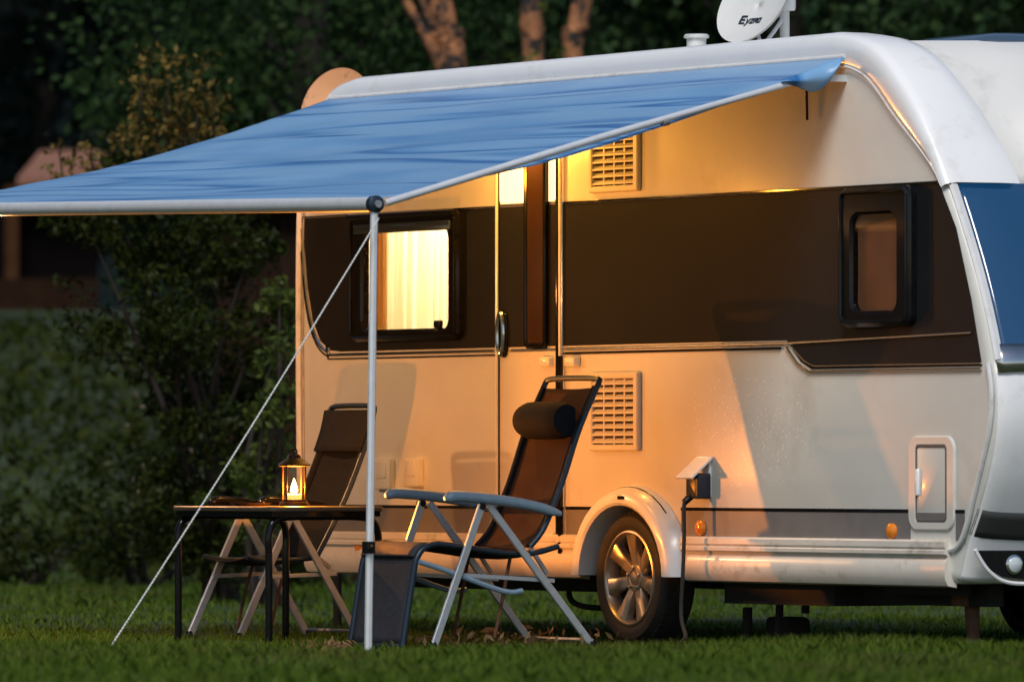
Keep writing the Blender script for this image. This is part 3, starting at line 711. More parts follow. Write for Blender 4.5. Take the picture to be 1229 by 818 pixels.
    if foot:
        FRp = smooth_path([P(q, xn) for q in foot], 6); ff = MB()
        lp = [Vector((xi1, q.y, q.z)) for q in FRp]; e = FRp[-1]
        ff.tube(lp+smooth_path([lp[-1], Vector((xi1-.04, e.y-.005, e.z-.012)), Vector((xi0+.04, e.y-.005, e.z-.012)), Vector((xi0, e.y, e.z))], 4)[1:]+[Vector((xi0, q.y, q.z)) for q in FRp[::-1][1:]], .014, 10)
        fr_ = ff.build('footrest', CHAIRFRAME, root)
        V = []
        for q in FRp[4:]:
            for j in range(9): V.append((xi1+(xi0-xi1)*j/8, q.y-.004, q.z-.008*math.sin(PI*j/8)))
        k_ = len(V)//9
        g_ = MB().add(V, [(k*9+j, k*9+j+1, k*9+j+10, k*9+j+9) for k in range(k_-1) for j in range(8)]).build('footrest_fabric', FOOTF, fr_, angle=80)
        md = g_.modifiers.new('t', 'SOLIDIFY'); md.thickness = .004
        V = []                                        # padded flap over the knee
        for q in FRp[3:len(FRp)//2+2]:
            for j in range(9): V.append((xi1+(xi0-xi1)*j/8, q.y-.018, q.z+.012))
        k_ = len(V)//9
        g_ = MB().add(V, [(k*9+j, k*9+j+1, k*9+j+10, k*9+j+9) for k in range(k_-1) for j in range(8)]).build('footrest_pad', FOOTF, fr_, angle=80)
        md = g_.modifiers.new('t', 'SOLIDIFY'); md.thickness = .012
        q = FRp[len(FRp)//2]
        for xx in (xi1+.012, xi0-.012):
            MB().tube(smooth_path([Vector((xx, q.y+.0, q.z-.02)), Vector((xx, q.y+.14, q.z-.06)), Vector((xx, q.y+.42, q.z-.15)), Vector((xx, q.y+.52, q.z-.15))], 4), .012, 8).build('strut', CHAIRBLUE, root)
    if pillow:
        c_ = P(pillow, xn); hp = MB(); rs = []
        cx0, cx1 = xi0+.075, xi1-.03
        for k in range(9):
            t = k/8; r_ = .083*(1-.10*abs(2*t-1)**6); x = cx0+(cx1-cx0)*t
            if k in (0, 8): r_ *= .93
            rs.append([(x, c_.y+(.62*r_ if math.cos(2*PI*j/24) > .62 else r_*math.cos(2*PI*j/24)), c_.z+r_*math.sin(2*PI*j/24)*1.0) for j in range(24)])
        hp.rings(rs).build('headrest', PILLOW, root, angle=60)
    else:                                             # flat padded headrest
        V = []
        for q in R[i1:i1+10]:
            for j in range(9):
                w = j/8; V.append((xi1+.005+(xi0-xi1-.01)*w, q.y-.014-.010*math.sin(PI*w), q.z))
        g_ = MB().add(V, [(k*9+j, k*9+j+1, k*9+j+10, k*9+j+9) for k in range(len(V)//9-1) for j in range(8)]).build('headrest', MESHF, root, angle=80)
        md = g_.modifiers.new('t', 'SOLIDIFY'); md.thickness = .014; md.offset = -1
    return root
G = 'folding recliner chairs under the awning'
chair(1.75, 1.23, 'reclining camping chair with blue-grey armrests, rolled headrest and footrest down, nearest the wheel',
      [(723,459),(700,513),(678,581),(657,633),(640,656)], ((577,606),(520,772)), ((588,606),(711,770)),
      [(534,598),(548,595),(600,600),(640,607),(673,616)], .012, [(674,655),(640,664),(600,662),(560,656),(530,652)],
      [(530,652),(515,656),(505,668),(500,690),(488,772)], (689, 504), G, BACKMESH)
chair(-.40, -.88, 'dark camping chair with tall reclined back, standing behind the black table',
      [(453,492),(447,520),(431,566),(412,612),(384,668)], ((349,617),(287,768)), ((352,617),(430,746)),
      [(310,604),(325,601),(370,606),(400,612)], .0, [(386,668),(350,672),(320,672),(300,668)],
      None, None, G, MESHF, BLACK)
# ================================================================== TABLE, LANTERN, TRAY
tz = .618
tb = empty('camping_table', (.30, -1.40, 0), 'low black folding table with bent tube legs, carrying the lit lantern', 'table')
tx0, tx1, ty0, ty1 = -.16, .78, -1.70, -1.11
tp = rrect(tx0, tx1, ty0, ty1, .04, 4)
rsT = [[(x, y, z) for x, y in p_] for p_, z in ((inset(tp, .004), tz-.022), (tp, tz-.018), (tp, tz-.004), (inset(tp, .004), tz))]
MB().rings(rsT).build('tabletop', WOODTOP, tb)
MB().box(tx0+.02, tx1-.02, ty0+.02, ty0+.045, tz-.045, tz-.022).box(tx0+.02, tx1-.02, ty1-.045, ty1-.02, tz-.045, tz-.022).box(tx0+.02, tx0+.045, ty0+.045, ty1-.045, tz-.045, tz-.022).box(tx1-.045, tx1-.02, ty0+.045, ty1-.045, tz-.045, tz-.022).build('table_frame', BLACK, tb)
for yy, sg in ((ty0+.018, 1), (ty1-.018, -1)):
    for xx in (tx0+.045, tx1-.045):
        pts = smooth_path([(xx, (ty0+ty1)/2, tz-.045), (xx, yy+sg*.12, tz-.045), (xx, yy+sg*.035, tz-.060), (xx, yy, tz-.12), (xx, yy, tz-.25), (xx, yy, .0)], 6)
        MB().tube(pts, .0165, 12).build('leg', BLACK, tb)
lp = at_y(353, 606, -1.42); LX, LY, LZ = lp.x, -1.42, tz
ln = empty('lantern', (LX, LY, LZ), 'small dark metal lantern with glass sides and a burning candle on the table', 'lantern')
MB().lathe([(.066, 0), (.068, .006), (.068, .016), (.058, .022), (.058, .03)], (LX, LY, LZ), 'z', 32).build('base', LANT, ln)
MB().lathe([(.060, .178), (.072, .180), (.074, .186), (.06, .196), (.05, .203), (.032, .214), (.028, .228), (.016, .234), (.015, .242), (.006, .246)], (LX, LY, LZ), 'z', 32).build('lid', LANT, ln)
MB().tube([(LX+.028*math.cos(a_), LY, LZ+.238+.02*math.sin(a_)) for a_ in [PI*k/10 for k in range(11)]], .003, 6).build('carry_ring', LANT, ln)
pm = MB()
for k in range(4):
    a_ = math.radians(28)+PI/2*k; pm.beam((LX+.060*math.cos(a_), LY+.060*math.sin(a_), LZ+.028), (LX+.060*math.cos(a_), LY+.060*math.sin(a_), LZ+.18), .007, .005, Vector((-math.sin(a_), math.cos(a_), 0)))
pm.build('posts', LANT, ln)
rsG = [[(LX+.056*math.cos(2*PI*k/32), LY+.056*math.sin(2*PI*k/32), LZ+h) for k in range(32)] for h in (.03, .178)]
MB().rings(rsG, True, False).build('glass', LGLASS, ln)
MB().lathe([(.03, .03), (.031, .052), (.027, .055), (.01, .05)], (LX, LY, LZ), 'z', 24).build('candle', mat('candle wax', (.8, .62, .38), .5, emit=(1, .5, .15), estr=.8), ln)
MB().lathe([(.004, .054), (.013, .062), (.0165, .072), (.0155, .082), (.010, .098), (.005, .112), (.001, .124)], (LX, LY, LZ), 'z', 14).build('flame', emis('candle flame', (1, .62, .22), 50), ln)
tr = at_y(313, 606, -1.42)
tm = MB(); rsP = []
for r_, h in ((.06, 0), (.08, .004), (.092, .012), (.095, .014), (.09, .013), (.07, .006)):
    rsP.append([(tr.x-.02+r_*math.cos(2*PI*k/28), -1.46+r_*math.sin(2*PI*k/28), tz+h) for k in range(28)])
tag(tm.rings(rsP).build('plate', LANT), 'flat dark plate lying beside the lantern on the table', 'plate')
# ================================================================== POWER CABLE
pc = empty('power_cable', (p.x, -.1, 0), 'black mains cable plugged in under the lifted white lid beside the wheel', 'cable')
pi_ = at_y(848, 548)
MB().prism(rrect(pi_.x-.055, pi_.x+.05, pi_.z-.185, pi_.z-.072, .012, 3), -.01, -.078, .012).build('plug', mat('blue black plug', (.012, .02, .035), .35), pc)
pts = [Vector((pi_.x-.02, -.062, pi_.z-.17)), Vector((pi_.x-.025, -.10, pi_.z-.20)), Vector((pi_.x-.02, -.105, pi_.z-.35)), Vector((pi_.x-.02, -.11, .35)), Vector((pi_.x-.02, -.12, .14)), Vector((pi_.x+.05, -.14, .05)), Vector((pi_.x+.13, -.2, .02)), Vector((pi_.x+.3, -.15, .012)), Vector((pi_.x+.6, .1, .012))]
MB().tube(smooth_path(pts, 6), .0095, 8).build('cord', RUBBER, pc)
MB().tube([pts[0], pts[1]], .016, 10).build('cord_grip', BLACK, pc)
# ================================================================== SATELLITE DISHES
def dish(c, rx, rz, face, name, label, m, mast_base, arm_dir, mm=None):
    root = empty(name, mast_base, label, 'satellite dish')
    n = Vector(face).normalized(); right = Vector((0, 0, 1)).cross(n).normalized(); up = n.cross(right)
    rs = []
    for t in (1.0, 1.02, 1.0, .97, .85, .65, .42, .2, .0006):
        i = len(rs); dep = (-.012 if i == 0 else 0) + (-.16*rx*(1-t*t)*1.2)
        rs.append([Vector(c)+right*rx*t*math.cos(2*PI*k/48)+up*rz*t*math.sin(2*PI*k/48)+n*dep for k in range(48)])
    d_ = MB().rings(rs, True, False).build('reflector', m, root)
    md = d_.modifiers.new('t', 'SOLIDIFY'); md.thickness = .006
    mb = Vector(mast_base); tp_ = Vector((mb.x, mb.y, c[2]+.02))
    MB().tube([mb, tp_], .022, 16).build('mast', mm or TRIM, root)
    bk = Vector(c)-n*.10
    m_ = MB(); m_.beam(tp_, bk, .07, .09, up); m_.lathe([(.045, -.06), (.05, -.05), (.05, .05), (.045, .07)], tp_, 'z', 20); m_.build('bracket', WHITE, root)
    lo = Vector(c)-up*rz*.93; tip = Vector(c)+n*rx*.9-up*rz*.55
    return root, Vector(c), right, up, n, tp_, bk
dm = mat('dish paint', (.62, .62, .60), .45, var=.04, vscale=8)
c = at_y(905, 1, .35); mb_ = at_y(942, 53, .5)
nn = Vector((.20, -.84, .50))
root, cc, rt, up, n, tp_, bk = dish(c, .20, .215, nn, 'satellite_dish', 'white satellite dish on a short white mast on the caravan roof', dm, (mb_.x, .5, mb_.z-.12), 0)
MB().tube(smooth_path([bk-up*.12, bk-up*.16+rt*.0+Vector((.05, .02, 0)), tp_-Vector((0, 0, .085))], 5), .009, 8).build('cable_loop', WHITE, root)
em = MB()                                             # worn dark emblem on the dish face
def on(a, b): return cc+rt*a+up*b+n*(-.03+.022)
for a0, b0, w_, h_, sk_ in ((-.055,-.10,.030,.030,.2),(-.022,-.105,.014,.022,.1),(.0,-.10,.016,.028,-.3),(.022,-.105,.016,.022,.2),(.045,-.102,.014,.026,0)):
    pass
root2, cc2, rt2, up2, n2, tp2, bk2 = dish(at_d(403, 132, 39.2), .22, .21, (.34, -.90, .2), 'satellite_dish', 'peach-lit satellite dish on a pole behind the rear end of the caravan', mat('dish paint with leaf shadow', (.60, .34, .18), .55, var=.08, dirt_or_shade=(.12, .10, .08), dpos=(.58, .66), dscale=7), tuple(at_d(405, 136, 39.4).xy)+(0,), 0, UNDER)  # warm light and a leaf shadow are put into the dish paint
def dish_depth(t, rx): return -.16*rx*(1-t*t)*1.2
em = MB()
def patch(pts2):
    V = []
    for a, b in pts2:
        t = math.hypot(a/.20, b/.215); V.append(cc+rt*a+up*b+n*(dish_depth(t, .2)+.004))
    em.add(V, [tuple(range(len(V)))])
def glyph(a, b, strokes, s=.012, w=.0055):
    for (x0_, y0_, x1_, y1_) in strokes:
        p0 = Vector((a+x0_*s, b+y0_*s)); p1 = Vector((a+x1_*s, b+y1_*s)); d_ = (p1-p0).normalized(); o_ = Vector((-d_.y, d_.x))*w/2
        patch([(p0-o_-d_*w*.3)[:], (p1-o_+d_*w*.3)[:], (p1+o_+d_*w*.3)[:], (p0+o_-d_*w*.3)[:]])
b0 = -.10
glyph(-.062, b0, [(0,0,0,3),(0,0,2,0),(0,1.5,1.6,1.5),(0,3,2,3)], .013, .010)
glyph(-.028, b0, [(0,2,.8,0),(1.6,2,.2,-1.2)], .012, .007)
glyph(-.003, b0, [(0,2,1.5,2),(1.5,2,0,0),(0,0,1.5,0)], .012, .007)
glyph(.022, b0, [(0,0,0,2),(0,2,1.4,2),(1.4,2,1.4,0),(0,1,1.4,1)], .012, .007)
glyph(.048, b0, [(0,0,0,2),(0,2,1.2,2),(1.2,2,1.2,0),(1.2,0,0,0)], .012, .007)
em.build('emblem', mat('navy print', (.012, .018, .03), .5), root, smooth=False)

# ================================================================== GROUND
def ground_z(X, Z):
    h = 0.
    if Z < 31.6:
        t = min(1, max(0, (31.6-Z)/1.3)); h += .095*(t*t*(3-2*t))
    if Z > 53:
        t = Z-53; h += min(.7, .02*t*t) + .075*max(0, min(t, 24)-6) + .028*max(0, min(t, 60)-24)
        if t > 62: h += min(16, (t-62)*.30)
    h += .012*math.sin(X*1.7+Z*.6)*math.sin(Z*1.1)
    return h
Zs = list(np.concatenate([np.linspace(-30, 24, 10), np.linspace(24.5, 34, 56), np.linspace(34.5, 60, 52), np.linspace(61, 110, 40), np.linspace(115, 420, 14)]))
Xs = list(np.concatenate([np.linspace(-220, -24, 8), np.linspace(-22, 22, 67), np.linspace(24, 220, 8)]))
V = [depth_pt(X, Z, ground_z(X, Z)) for Z in Zs for X in Xs]; nX = len(Xs)
GRD = mat('lawn soil and turf', (.020, .034, .008), .95, var=.5, vscale=1.4, bump=.5, bscale=30, dirt_or_shade=(.022, .017, .008), dscale=1.1)
tag(MB().add(V, [(j*nX+i, j*nX+i+1, (j+1)*nX+i+1, (j+1)*nX+i) for j in range(len(Zs)-1) for i in range(nX-1)]).build('lawn', GRD), kind='structure')
def grass(N, Zr, Xr, h, w, name, m, lean=.5):
    Z = RNG.uniform(Zr[0], Zr[1], N); X = RNG.uniform(Xr[0], Xr[1], N)
    dn = np.array([mn.noise(Vector((x*1.1, z*.9, 3.))) for x, z in zip(X, Z)])
    keep = RNG.random(N) < .62+.7*dn; X, Z, dn = X[keep], Z[keep], dn[keep]; n = len(X)
    gz = np.array([ground_z(x, z) for x, z in zip(X, Z)])
    B = np.stack([CP*X-SP*(Z-Z0), SP*X+CP*(Z-Z0), gz-.004], 1)
    a = RNG.uniform(0, 2*PI, n); d = np.stack([np.cos(a), np.sin(a), np.zeros(n)], 1)
    l = RNG.uniform(0, 2*PI, n); ld = np.stack([np.cos(l), np.sin(l), np.zeros(n)], 1)*RNG.uniform(.1, lean*2, n)[:, None]
    hh = (h*RNG.uniform(.45, 1.25, n)*(1+.5*dn))[:, None]; ww = (w*RNG.uniform(.7, 1.3, n))[:, None]
    up = np.array([[0, 0, 1.]])
    m1 = B+(up+ld*.25)*hh*.55; tp = B+(up*.92+ld*.8)*hh
    V = np.stack([B-d*ww*.5, B+d*ww*.5, m1+d*ww*.38, tp, m1-d*ww*.38], 1).reshape(-1, 3)
    Fa = np.arange(n*5).reshape(n, 5)
    return V, Fa
GM = leafmat('grass blades', (.045, .105, .009), (.155, .230, .028), .5, .45)
_n = GM.node_tree.nodes; _l = GM.node_tree.links; _b = _n['Principled BSDF']; _src = _b.inputs['Base Color'].links[0].from_socket
_tc = _n.new('ShaderNodeTexCoord'); _nz = _n.new('ShaderNodeTexNoise'); _nz.inputs['Scale'].default_value = .9; _nz.inputs['Detail'].default_value = 4; _l.new(_tc.outputs['Object'], _nz.inputs['Vector'])
_rp = _n.new('ShaderNodeValToRGB'); _rp.color_ramp.elements[0].position = .52; _rp.color_ramp.elements[1].position = .70; _l.new(_nz.outputs['Fac'], _rp.inputs['Fac'])
_mx = _n.new('ShaderNodeMixRGB'); _mx.inputs['Color2'].default_value = (.13, .125, .035, 1); _l.new(_rp.outputs['Color'], _mx.inputs['Fac']); _l.new(_src, _mx.inputs['Color1']); _l.new(_mx.outputs['Color'], _b.inputs['Base Color'])
parts = [grass(100000, (24.8, 32.2), (-3.4, 3.4), .048, .0055, '', None), grass(90000, (32.2, 44.), (-4.2, 5.), .038, .007, '', None), grass(60000, (44., 58.), (-6.5, 6.5), .06, .011, '', None)]
o = 0; VV = []; FF = []
for V_, F_ in parts: VV.append(V_); FF.append(F_+o); o += len(V_)
tag(np_mesh('grass', np.concatenate(VV), np.concatenate(FF), GM, None, 5), 'short green lawn grass all round the caravan', 'grass', kind='stuff')
# dry leaves and bark shavings under the near chair
N = 120; uu = RNG.normal(600, 55, N); A = np.array([at_x(u_, 761, RNG.uniform(.6, 1.9)) for u_ in uu]); A[:, 2] = RNG.uniform(.02, .07, N)
B = np.array([at_x(u_, 766, RNG.uniform(.9, 2.0)) for u_ in RNG.normal(405, 22, 70)]); B[:, 2] = RNG.uniform(.01, .03, 70)
V_, F_ = leaf_geo(np.concatenate([A, B]), .06, .35)
tag(np_mesh('dry_leaves', V_, F_, leafmat('dry leaves', (.08, .045, .02), (.34, .22, .11), .7, .2)), 'dry curled leaves scattered on the grass under the chairs', 'dry leaves', kind='stuff')
# brown block under caravan
q = at_y(945, 745, .35)
blk = MB(); blk.prism(rrect(q.x-.10, q.x+.09, .005, .13, .03, 3), .3, .42, .02)
tag(blk.build('wooden_block', BARK), 'brown wooden block lying under the caravan beside the black pipe', 'block')

# ================================================================== VEGETATION
BUSH = leafmat('bush leaves', (.007, .016, .002), (.036, .046, .006), .5, .3)
def stems(mb, base, tips, r0=.03):
    for tpnt in tips:
        b = Vector(base)+Vector((random.uniform(-.12, .12), random.uniform(-.12, .12), 0)); t = Vector(tpnt)
        mid = b.lerp(t, .5)+Vector((random.uniform(-.1, .1), random.uniform(-.1, .1), .12*(t-b).length*.5))
        pts = smooth_path([b, mid, t], 6); n = len(pts); mb.tube(pts, [r0*(1-.85*k/(n-1)) for k in range(n)], 6)
    return mb
LITSHOOT = leafmat('lit golden shoot leaves', (.06, .055, .014), (.30, .20, .05), .5, .35)  # golden light on the tall shoots, put into their leaf colour
def shrub(name, label, Z, base_uv, clumps, leaf, per, m, group=None, spread=.5, cat='shrub', twigs=()):
    bp = at_d(base_uv[0], HV, Z); bz = ground_z((base_uv[0]-CU)/F*Z, Z); bp.z = bz
    root = empty(name, bp, label, cat, group)
    k = F/Z; cl = []; tips = []
    for (u, v, r) in clumps:
        c_ = at_d(u, v, Z+random.uniform(-spread, spread)); cl.append((c_, r/k, (r/30.)**2)); tips.append(c_) if len(tips) < 9 else None
        for _ in range(2):
            o_ = Vector((random.gauss(0, 1), random.gauss(0, 1), random.gauss(0, .8)))*r/k*.7; cl.append((c_+o_, r/k*.5, (r/30.)**2*.35))
    pts = clump_pts(cl, per)
    V_, F_ = leaf_geo(pts, leaf, .5); 
    mbs = stems(MB(), bp, tips)
    for tw in twigs:
        P_ = smooth_path([at_d(u, v, Z+.1*math.sin(u)) for u, v in tw], 6); n = len(P_)
        mbs.tube(P_, [.014*(1-.8*q_/(n-1)) for q_ in range(n)], 5)
        tp_ = []
        for q_ in P_[2:]:
            for _ in range(9): tp_.append(q_+Vector((random.gauss(0, .05), random.gauss(0, .05), random.gauss(0, .04))))
        v2, f2 = leaf_geo(np.array(tp_), leaf, .5); np_mesh('twig_leaves', v2, f2, LITSHOOT if tw[-1][1] < 215 else m, root)
    mbs.build('stem', BARK, root)
    np_mesh('foliage', V_, F_, m, root)
    return root
main = [(205,300,52),(255,330,58),(150,280,42),(105,272,32),(300,300,45),(225,400,60),(265,455,60),(310,395,48),(190,350,48),(245,250,50),(180,240,40),(300,240,36),(265,520,60),(225,480,44),(300,470,50),(60,268,20),(170,330,36),(250,580,60),(300,600,56),(205,590,50),(245,650,56),(300,670,50),(180,640,44)]
shrub('shrub', 'large dark shrub with drooping left branches and tall golden-lit shoots behind the awning', 46.5, (262, 700), main, .052, 150, BUSH,
      twigs=[[(255,560),(200,480),(150,440),(105,395),(72,385)],[(262,500),(200,420),(130,375),(70,335)],[(240,470),(170,430),(120,425),(75,415)],
             [(200,260),(190,180),(183,120),(181,55)],[(205,260),(203,190),(200,130),(206,70)],[(235,270),(232,190),(238,130),(243,72)],[(245,270),(255,190),(257,150),(255,110)],[(190,230),(172,180),(168,130),(172,90)],
             [(150,240),(145,205),(150,170),(148,165)],[(110,250),(112,205),(105,185)],[(85,260),(78,230),(70,180)],[(230,220),(222,160),(225,110)],[(215,240),(215,170),(214,120)]])
BUSH2 = leafmat('bright bush leaves', (.03, .06, .012), (.10, .13, .025), .5, .35)
shrub('shrub', 'brighter green shrub growing tight against the rear end of the caravan', 44.5, (335, 720), [(335,350,26),(345,410,30),(325,440,28),(340,480,32),(315,500,26),(335,540,34),(300,560,36),(340,600,40),(305,620,40)], .055, 80, BUSH2)
for (lb, bu, cl) in (('low dark bramble clump at the left edge of the lawn', 45, [(20,640,40),(80,650,40),(40,670,40),(110,640,46),(10,680,36)]),
                     ('low bramble clump with pale blossoms below the big shrub', 170, [(150,560,50),(200,590,55),(170,640,60),(230,650,55),(130,600,50),(120,670,40)]),
                     ('low dark bramble clump behind the dark chair', 270, [(260,600,55),(300,640,60),(340,660,55),(240,680,45),(380,690,40),(420,690,36)])):
    shrub('bramble', lb, 52.0, (bu, 700), cl, .06, 80, BUSH, 'brambles along the back of the lawn', .7, 'bramble')
blo = np.array([at_d(u_, v_, 51.2) for u_, v_ in zip(RNG.uniform(130, 330, 46), RNG.uniform(470, 660, 46))])
V_, F_ = leaf_geo(blo, .036, .7); tag(np_mesh('blossoms', V_, F_, leafmat('pale blossom', (.16, .10, .08), (.34, .26, .22), .6, .3)), 'pale blossoms dotted over the brambles', 'blossoms', kind='stuff')
# bank undergrowth (nobody could count it)
N = 16000; Z = RNG.uniform(53.5, 78, N); X = RNG.uniform(-9, 1.5, N)
C = np.array([depth_pt(x, z, ground_z(x, z)) for x, z in zip(X, Z)]); C[:, 2] += RNG.uniform(0, .4, N)*np.array([.4+1.0*max(0, mn.noise(Vector((x*.8, z*.5, 0)))) for x, z in zip(X, Z)])
V_, F_ = leaf_geo(C, .13, .35, -.6)
tag(np_mesh('undergrowth', V_, F_, leafmat('meadow plants', (.014, .025, .003), (.050, .064, .008), .7, .3)), 'tall dim meadow plants on the bank left of the caravan', 'undergrowth', kind='stuff')
# trees
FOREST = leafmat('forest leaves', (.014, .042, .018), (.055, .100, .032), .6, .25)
FOREST3 = leafmat('shaded forest leaves', (.002, .006, .006), (.009, .017, .015), .7, .2)  # deep shade of the wood put into the leaf colour
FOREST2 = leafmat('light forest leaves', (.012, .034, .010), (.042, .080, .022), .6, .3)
def tree(label, X, Z, h, rad, z0, m, seed, per=70, leaf=.19, nclump=85, group='trees of the dark wood behind', name='tree'):
    random.seed(seed); b = depth_pt(X, Z, ground_z(X, Z)-.1)
    root = empty(name, b, label, 'tree', group)
    tr_ = MB(); pts = smooth_path([b, b+Vector((.1, .05, h*.4)), b+Vector((-.1, .1, h*.9))], 5); n = len(pts)
    tr_.tube(pts, [.22*(1-.8*k/(n-1)) for k in range(n)], 9)
    cl = []
    for k in range(nclump):
        t = random.random(); zz = z0+(h-z0)*t; rr = rad*(math.sin(PI*(.18+.8*t))**.7)*random.uniform(.55, 1.)
        a_ = random.uniform(0, 2*PI); c_ = b+Vector((rr*math.cos(a_), rr*math.sin(a_), zz)); cl.append((c_, random.uniform(.45, .85), random.uniform(.6, 1.3)))
        if k % 5 == 0: tr_.tube([b+Vector((0, 0, max(.5, zz-.8))), c_], [.05, .015], 5)
    tr_.build('trunk', BARK, root)
    V_, F_ = leaf_geo(clump_pts(cl, per), leaf, .6, .2); np_mesh('crown', V_, F_, m, root)
    return root
def dup(root, X, Z, rot, sc, label):
    r = root.copy(); COL.objects.link(r); r.location = depth_pt(X, Z, ground_z(X, Z)-.1); r.rotation_euler = (0, 0, rot); r.scale = (sc, sc, sc*1.05); r['label'] = label
    for ch_ in list(root.children):
        c_ = ch_.copy(); COL.objects.link(c_); c_.parent = r
    return r
t1 = tree('lighter green rounded tree standing forward of the wood, left of the peach-lit dish', -1.6, 60, 9, 1.5, 1.6, FOREST2, 3, 230, .085, 150)
t2 = tree('deep green tree of the wood, directly behind the white roof dish', 2.2, 66, 11, 2.3, .6, FOREST, 5, 230, .11, 190)
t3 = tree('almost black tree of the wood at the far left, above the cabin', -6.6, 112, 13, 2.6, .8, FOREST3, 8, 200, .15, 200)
dup(t2, -.2, 68, 1.1, 1.05, 'dark tree of the wood behind the three pale trunks')
dup(t2, 4.6, 64, 2.3, 1.0, 'green tree of the wood over the front corner of the caravan')
dup(t2, 6.9, 69, 3.9, 1.1, 'green tree of the wood past the right edge of the roof')
dup(t3, -1.7, 92, .8, 1.1, 'black tree of the wood above the golden-lit shrub shoots')
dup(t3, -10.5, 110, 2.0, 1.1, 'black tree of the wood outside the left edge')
dup(t3, -4.2, 108, 3.1, 1.15, 'black tree of the wood in the gap between cabin and golden-lit shoots')
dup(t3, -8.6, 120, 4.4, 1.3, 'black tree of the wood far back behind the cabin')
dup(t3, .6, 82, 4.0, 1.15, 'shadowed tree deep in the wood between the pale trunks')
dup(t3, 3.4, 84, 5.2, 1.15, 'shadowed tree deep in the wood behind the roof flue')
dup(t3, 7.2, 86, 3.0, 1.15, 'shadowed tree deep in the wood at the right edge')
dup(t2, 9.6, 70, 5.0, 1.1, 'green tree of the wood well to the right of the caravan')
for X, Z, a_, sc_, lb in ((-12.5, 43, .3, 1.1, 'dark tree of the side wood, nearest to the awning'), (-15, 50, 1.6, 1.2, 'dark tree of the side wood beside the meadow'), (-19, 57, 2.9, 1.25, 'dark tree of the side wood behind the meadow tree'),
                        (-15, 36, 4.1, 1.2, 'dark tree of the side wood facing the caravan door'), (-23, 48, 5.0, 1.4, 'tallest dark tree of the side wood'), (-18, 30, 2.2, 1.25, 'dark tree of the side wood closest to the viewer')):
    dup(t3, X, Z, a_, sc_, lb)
# pale trunks just behind the caravan
def trunk_tree(label, px, Zd, seed, extra=()):
    b = at_d(px[-1][0], HV, Zd); b.z = ground_z((px[-1][0]-CU)/F*Zd, Zd)-.05
    root = empty('tree', b, label, 'tree', 'pale mottled trees behind the caravan roof')
    pts = [b]+[at_d(u, v, Zd) for u, v, w in px[::-1]]; k = F/Zd
    wd = [px[-1][2]*1.15]+[w for u, v, w in px[::-1]]
    top_dir = (pts[-1]-pts[-2]).normalized(); pts.append(pts[-1]+top_dir*2.2); wd.append(wd[-1]*.5)
    P_ = smooth_path(pts, 8); n = len(P_); R_ = []
    for i in range(n):
        f = i/(n-1)*(len(wd)-1); j = min(int(f), len(wd)-2); R_.append((wd[j]+(wd[j+1]-wd[j])*(f-j))/2/k*(1+.08*math.sin(i*1.7+seed)))
    m_ = MB().tube(P_, R_, 14)
    for e in extra:
        E = smooth_path([at_d(u, v, Zd) for u, v, w in e], 6); E = E+[E[-1]+(E[-1]-E[-2]).normalized()*1.5]; ne = len(E)
        m_.tube(E, [e[0][2]/2/k*(1-.4*q_/(ne-1)) for q_ in range(ne)], 10)
    m_.build('trunk', BIRCH, root)
    top = P_[-1]; random.seed(seed); cl = []
    for _ in range(22): cl.append((top+Vector((random.gauss(0, .8), random.gauss(0, .8), random.uniform(-.2, 2.0))), .4, 1.))
    for (u, v, r) in ([(612,70,10),(640,68,12),(668,62,10),(655,8,10)] if seed == 2 else []): cl.append((at_d(u, v, Zd-.25), r/k, .12))
    V_, F_ = leaf_geo(clump_pts(cl, 60), .075, .5); np_mesh('crown', V_, F_, BUSH2, root)
trunk_tree('forked pale trunk rising behind the left part of the caravan roof', [(527,-5,30),(537,45,31),(544,92,33)], 57.5, 1, [[(540,100,17),(512,45,14),(484,-5,12)],[(541,80,14),(518,30,13),(505,-5,11)]])
trunk_tree('straight pale trunk with small bright leaves at its foot, middle one behind the roof', [(637,-5,27),(638,40,27),(640,90,29)], 56.5, 2)
trunk_tree('leaning pale mottled trunk, rightmost of the three behind the roof', [(699,-5,27),(693,40,27),(687,90,27)], 57, 3)
# plank shed
sh = empty('plank_shed', at_d(330, HV, 54).xy.to_3d(), 'brown plank shed half hidden behind the big shrub', 'shed')
m_ = MB(); c0 = depth_pt(-1.9, 54.); 
for k in range(16):
    a_ = depth_pt(-2.0+k*.14, 54.+.02*(k % 3)); b_ = depth_pt(-2.0+k*.14+.132, 54.+.02*(k % 3)); z_ = ground_z(-2, 54)
    d_ = (b_-a_).normalized(); nrm = Vector((-d_.y, d_.x, 0))*.03
    m_.rings([[a_, b_, b_+nrm, a_+nrm], [q_+Vector((0, 0, 2.55)) for q_ in (a_, b_, b_+nrm, a_+nrm)]])
m_.build('plank_wall', WOOD, sh, smooth=False)
a_ = depth_pt(-2.1, 53.8, 2.6); m_ = MB()
q_ = [depth_pt(-2.1, 53.8), depth_pt(.4, 53.8), depth_pt(.4, 56.2), depth_pt(-2.1, 56.2)]
m_.rings([[Vector((t.x, t.y, zz)) for t, zz in zip(q_, (2.56, 2.56, 2.75, 2.75))], [Vector((t.x, t.y, zz)) for t, zz in zip(q_, (2.62, 2.62, 2.81, 2.81))]]); m_.build('shed_roof', UNDER, sh, smooth=False)
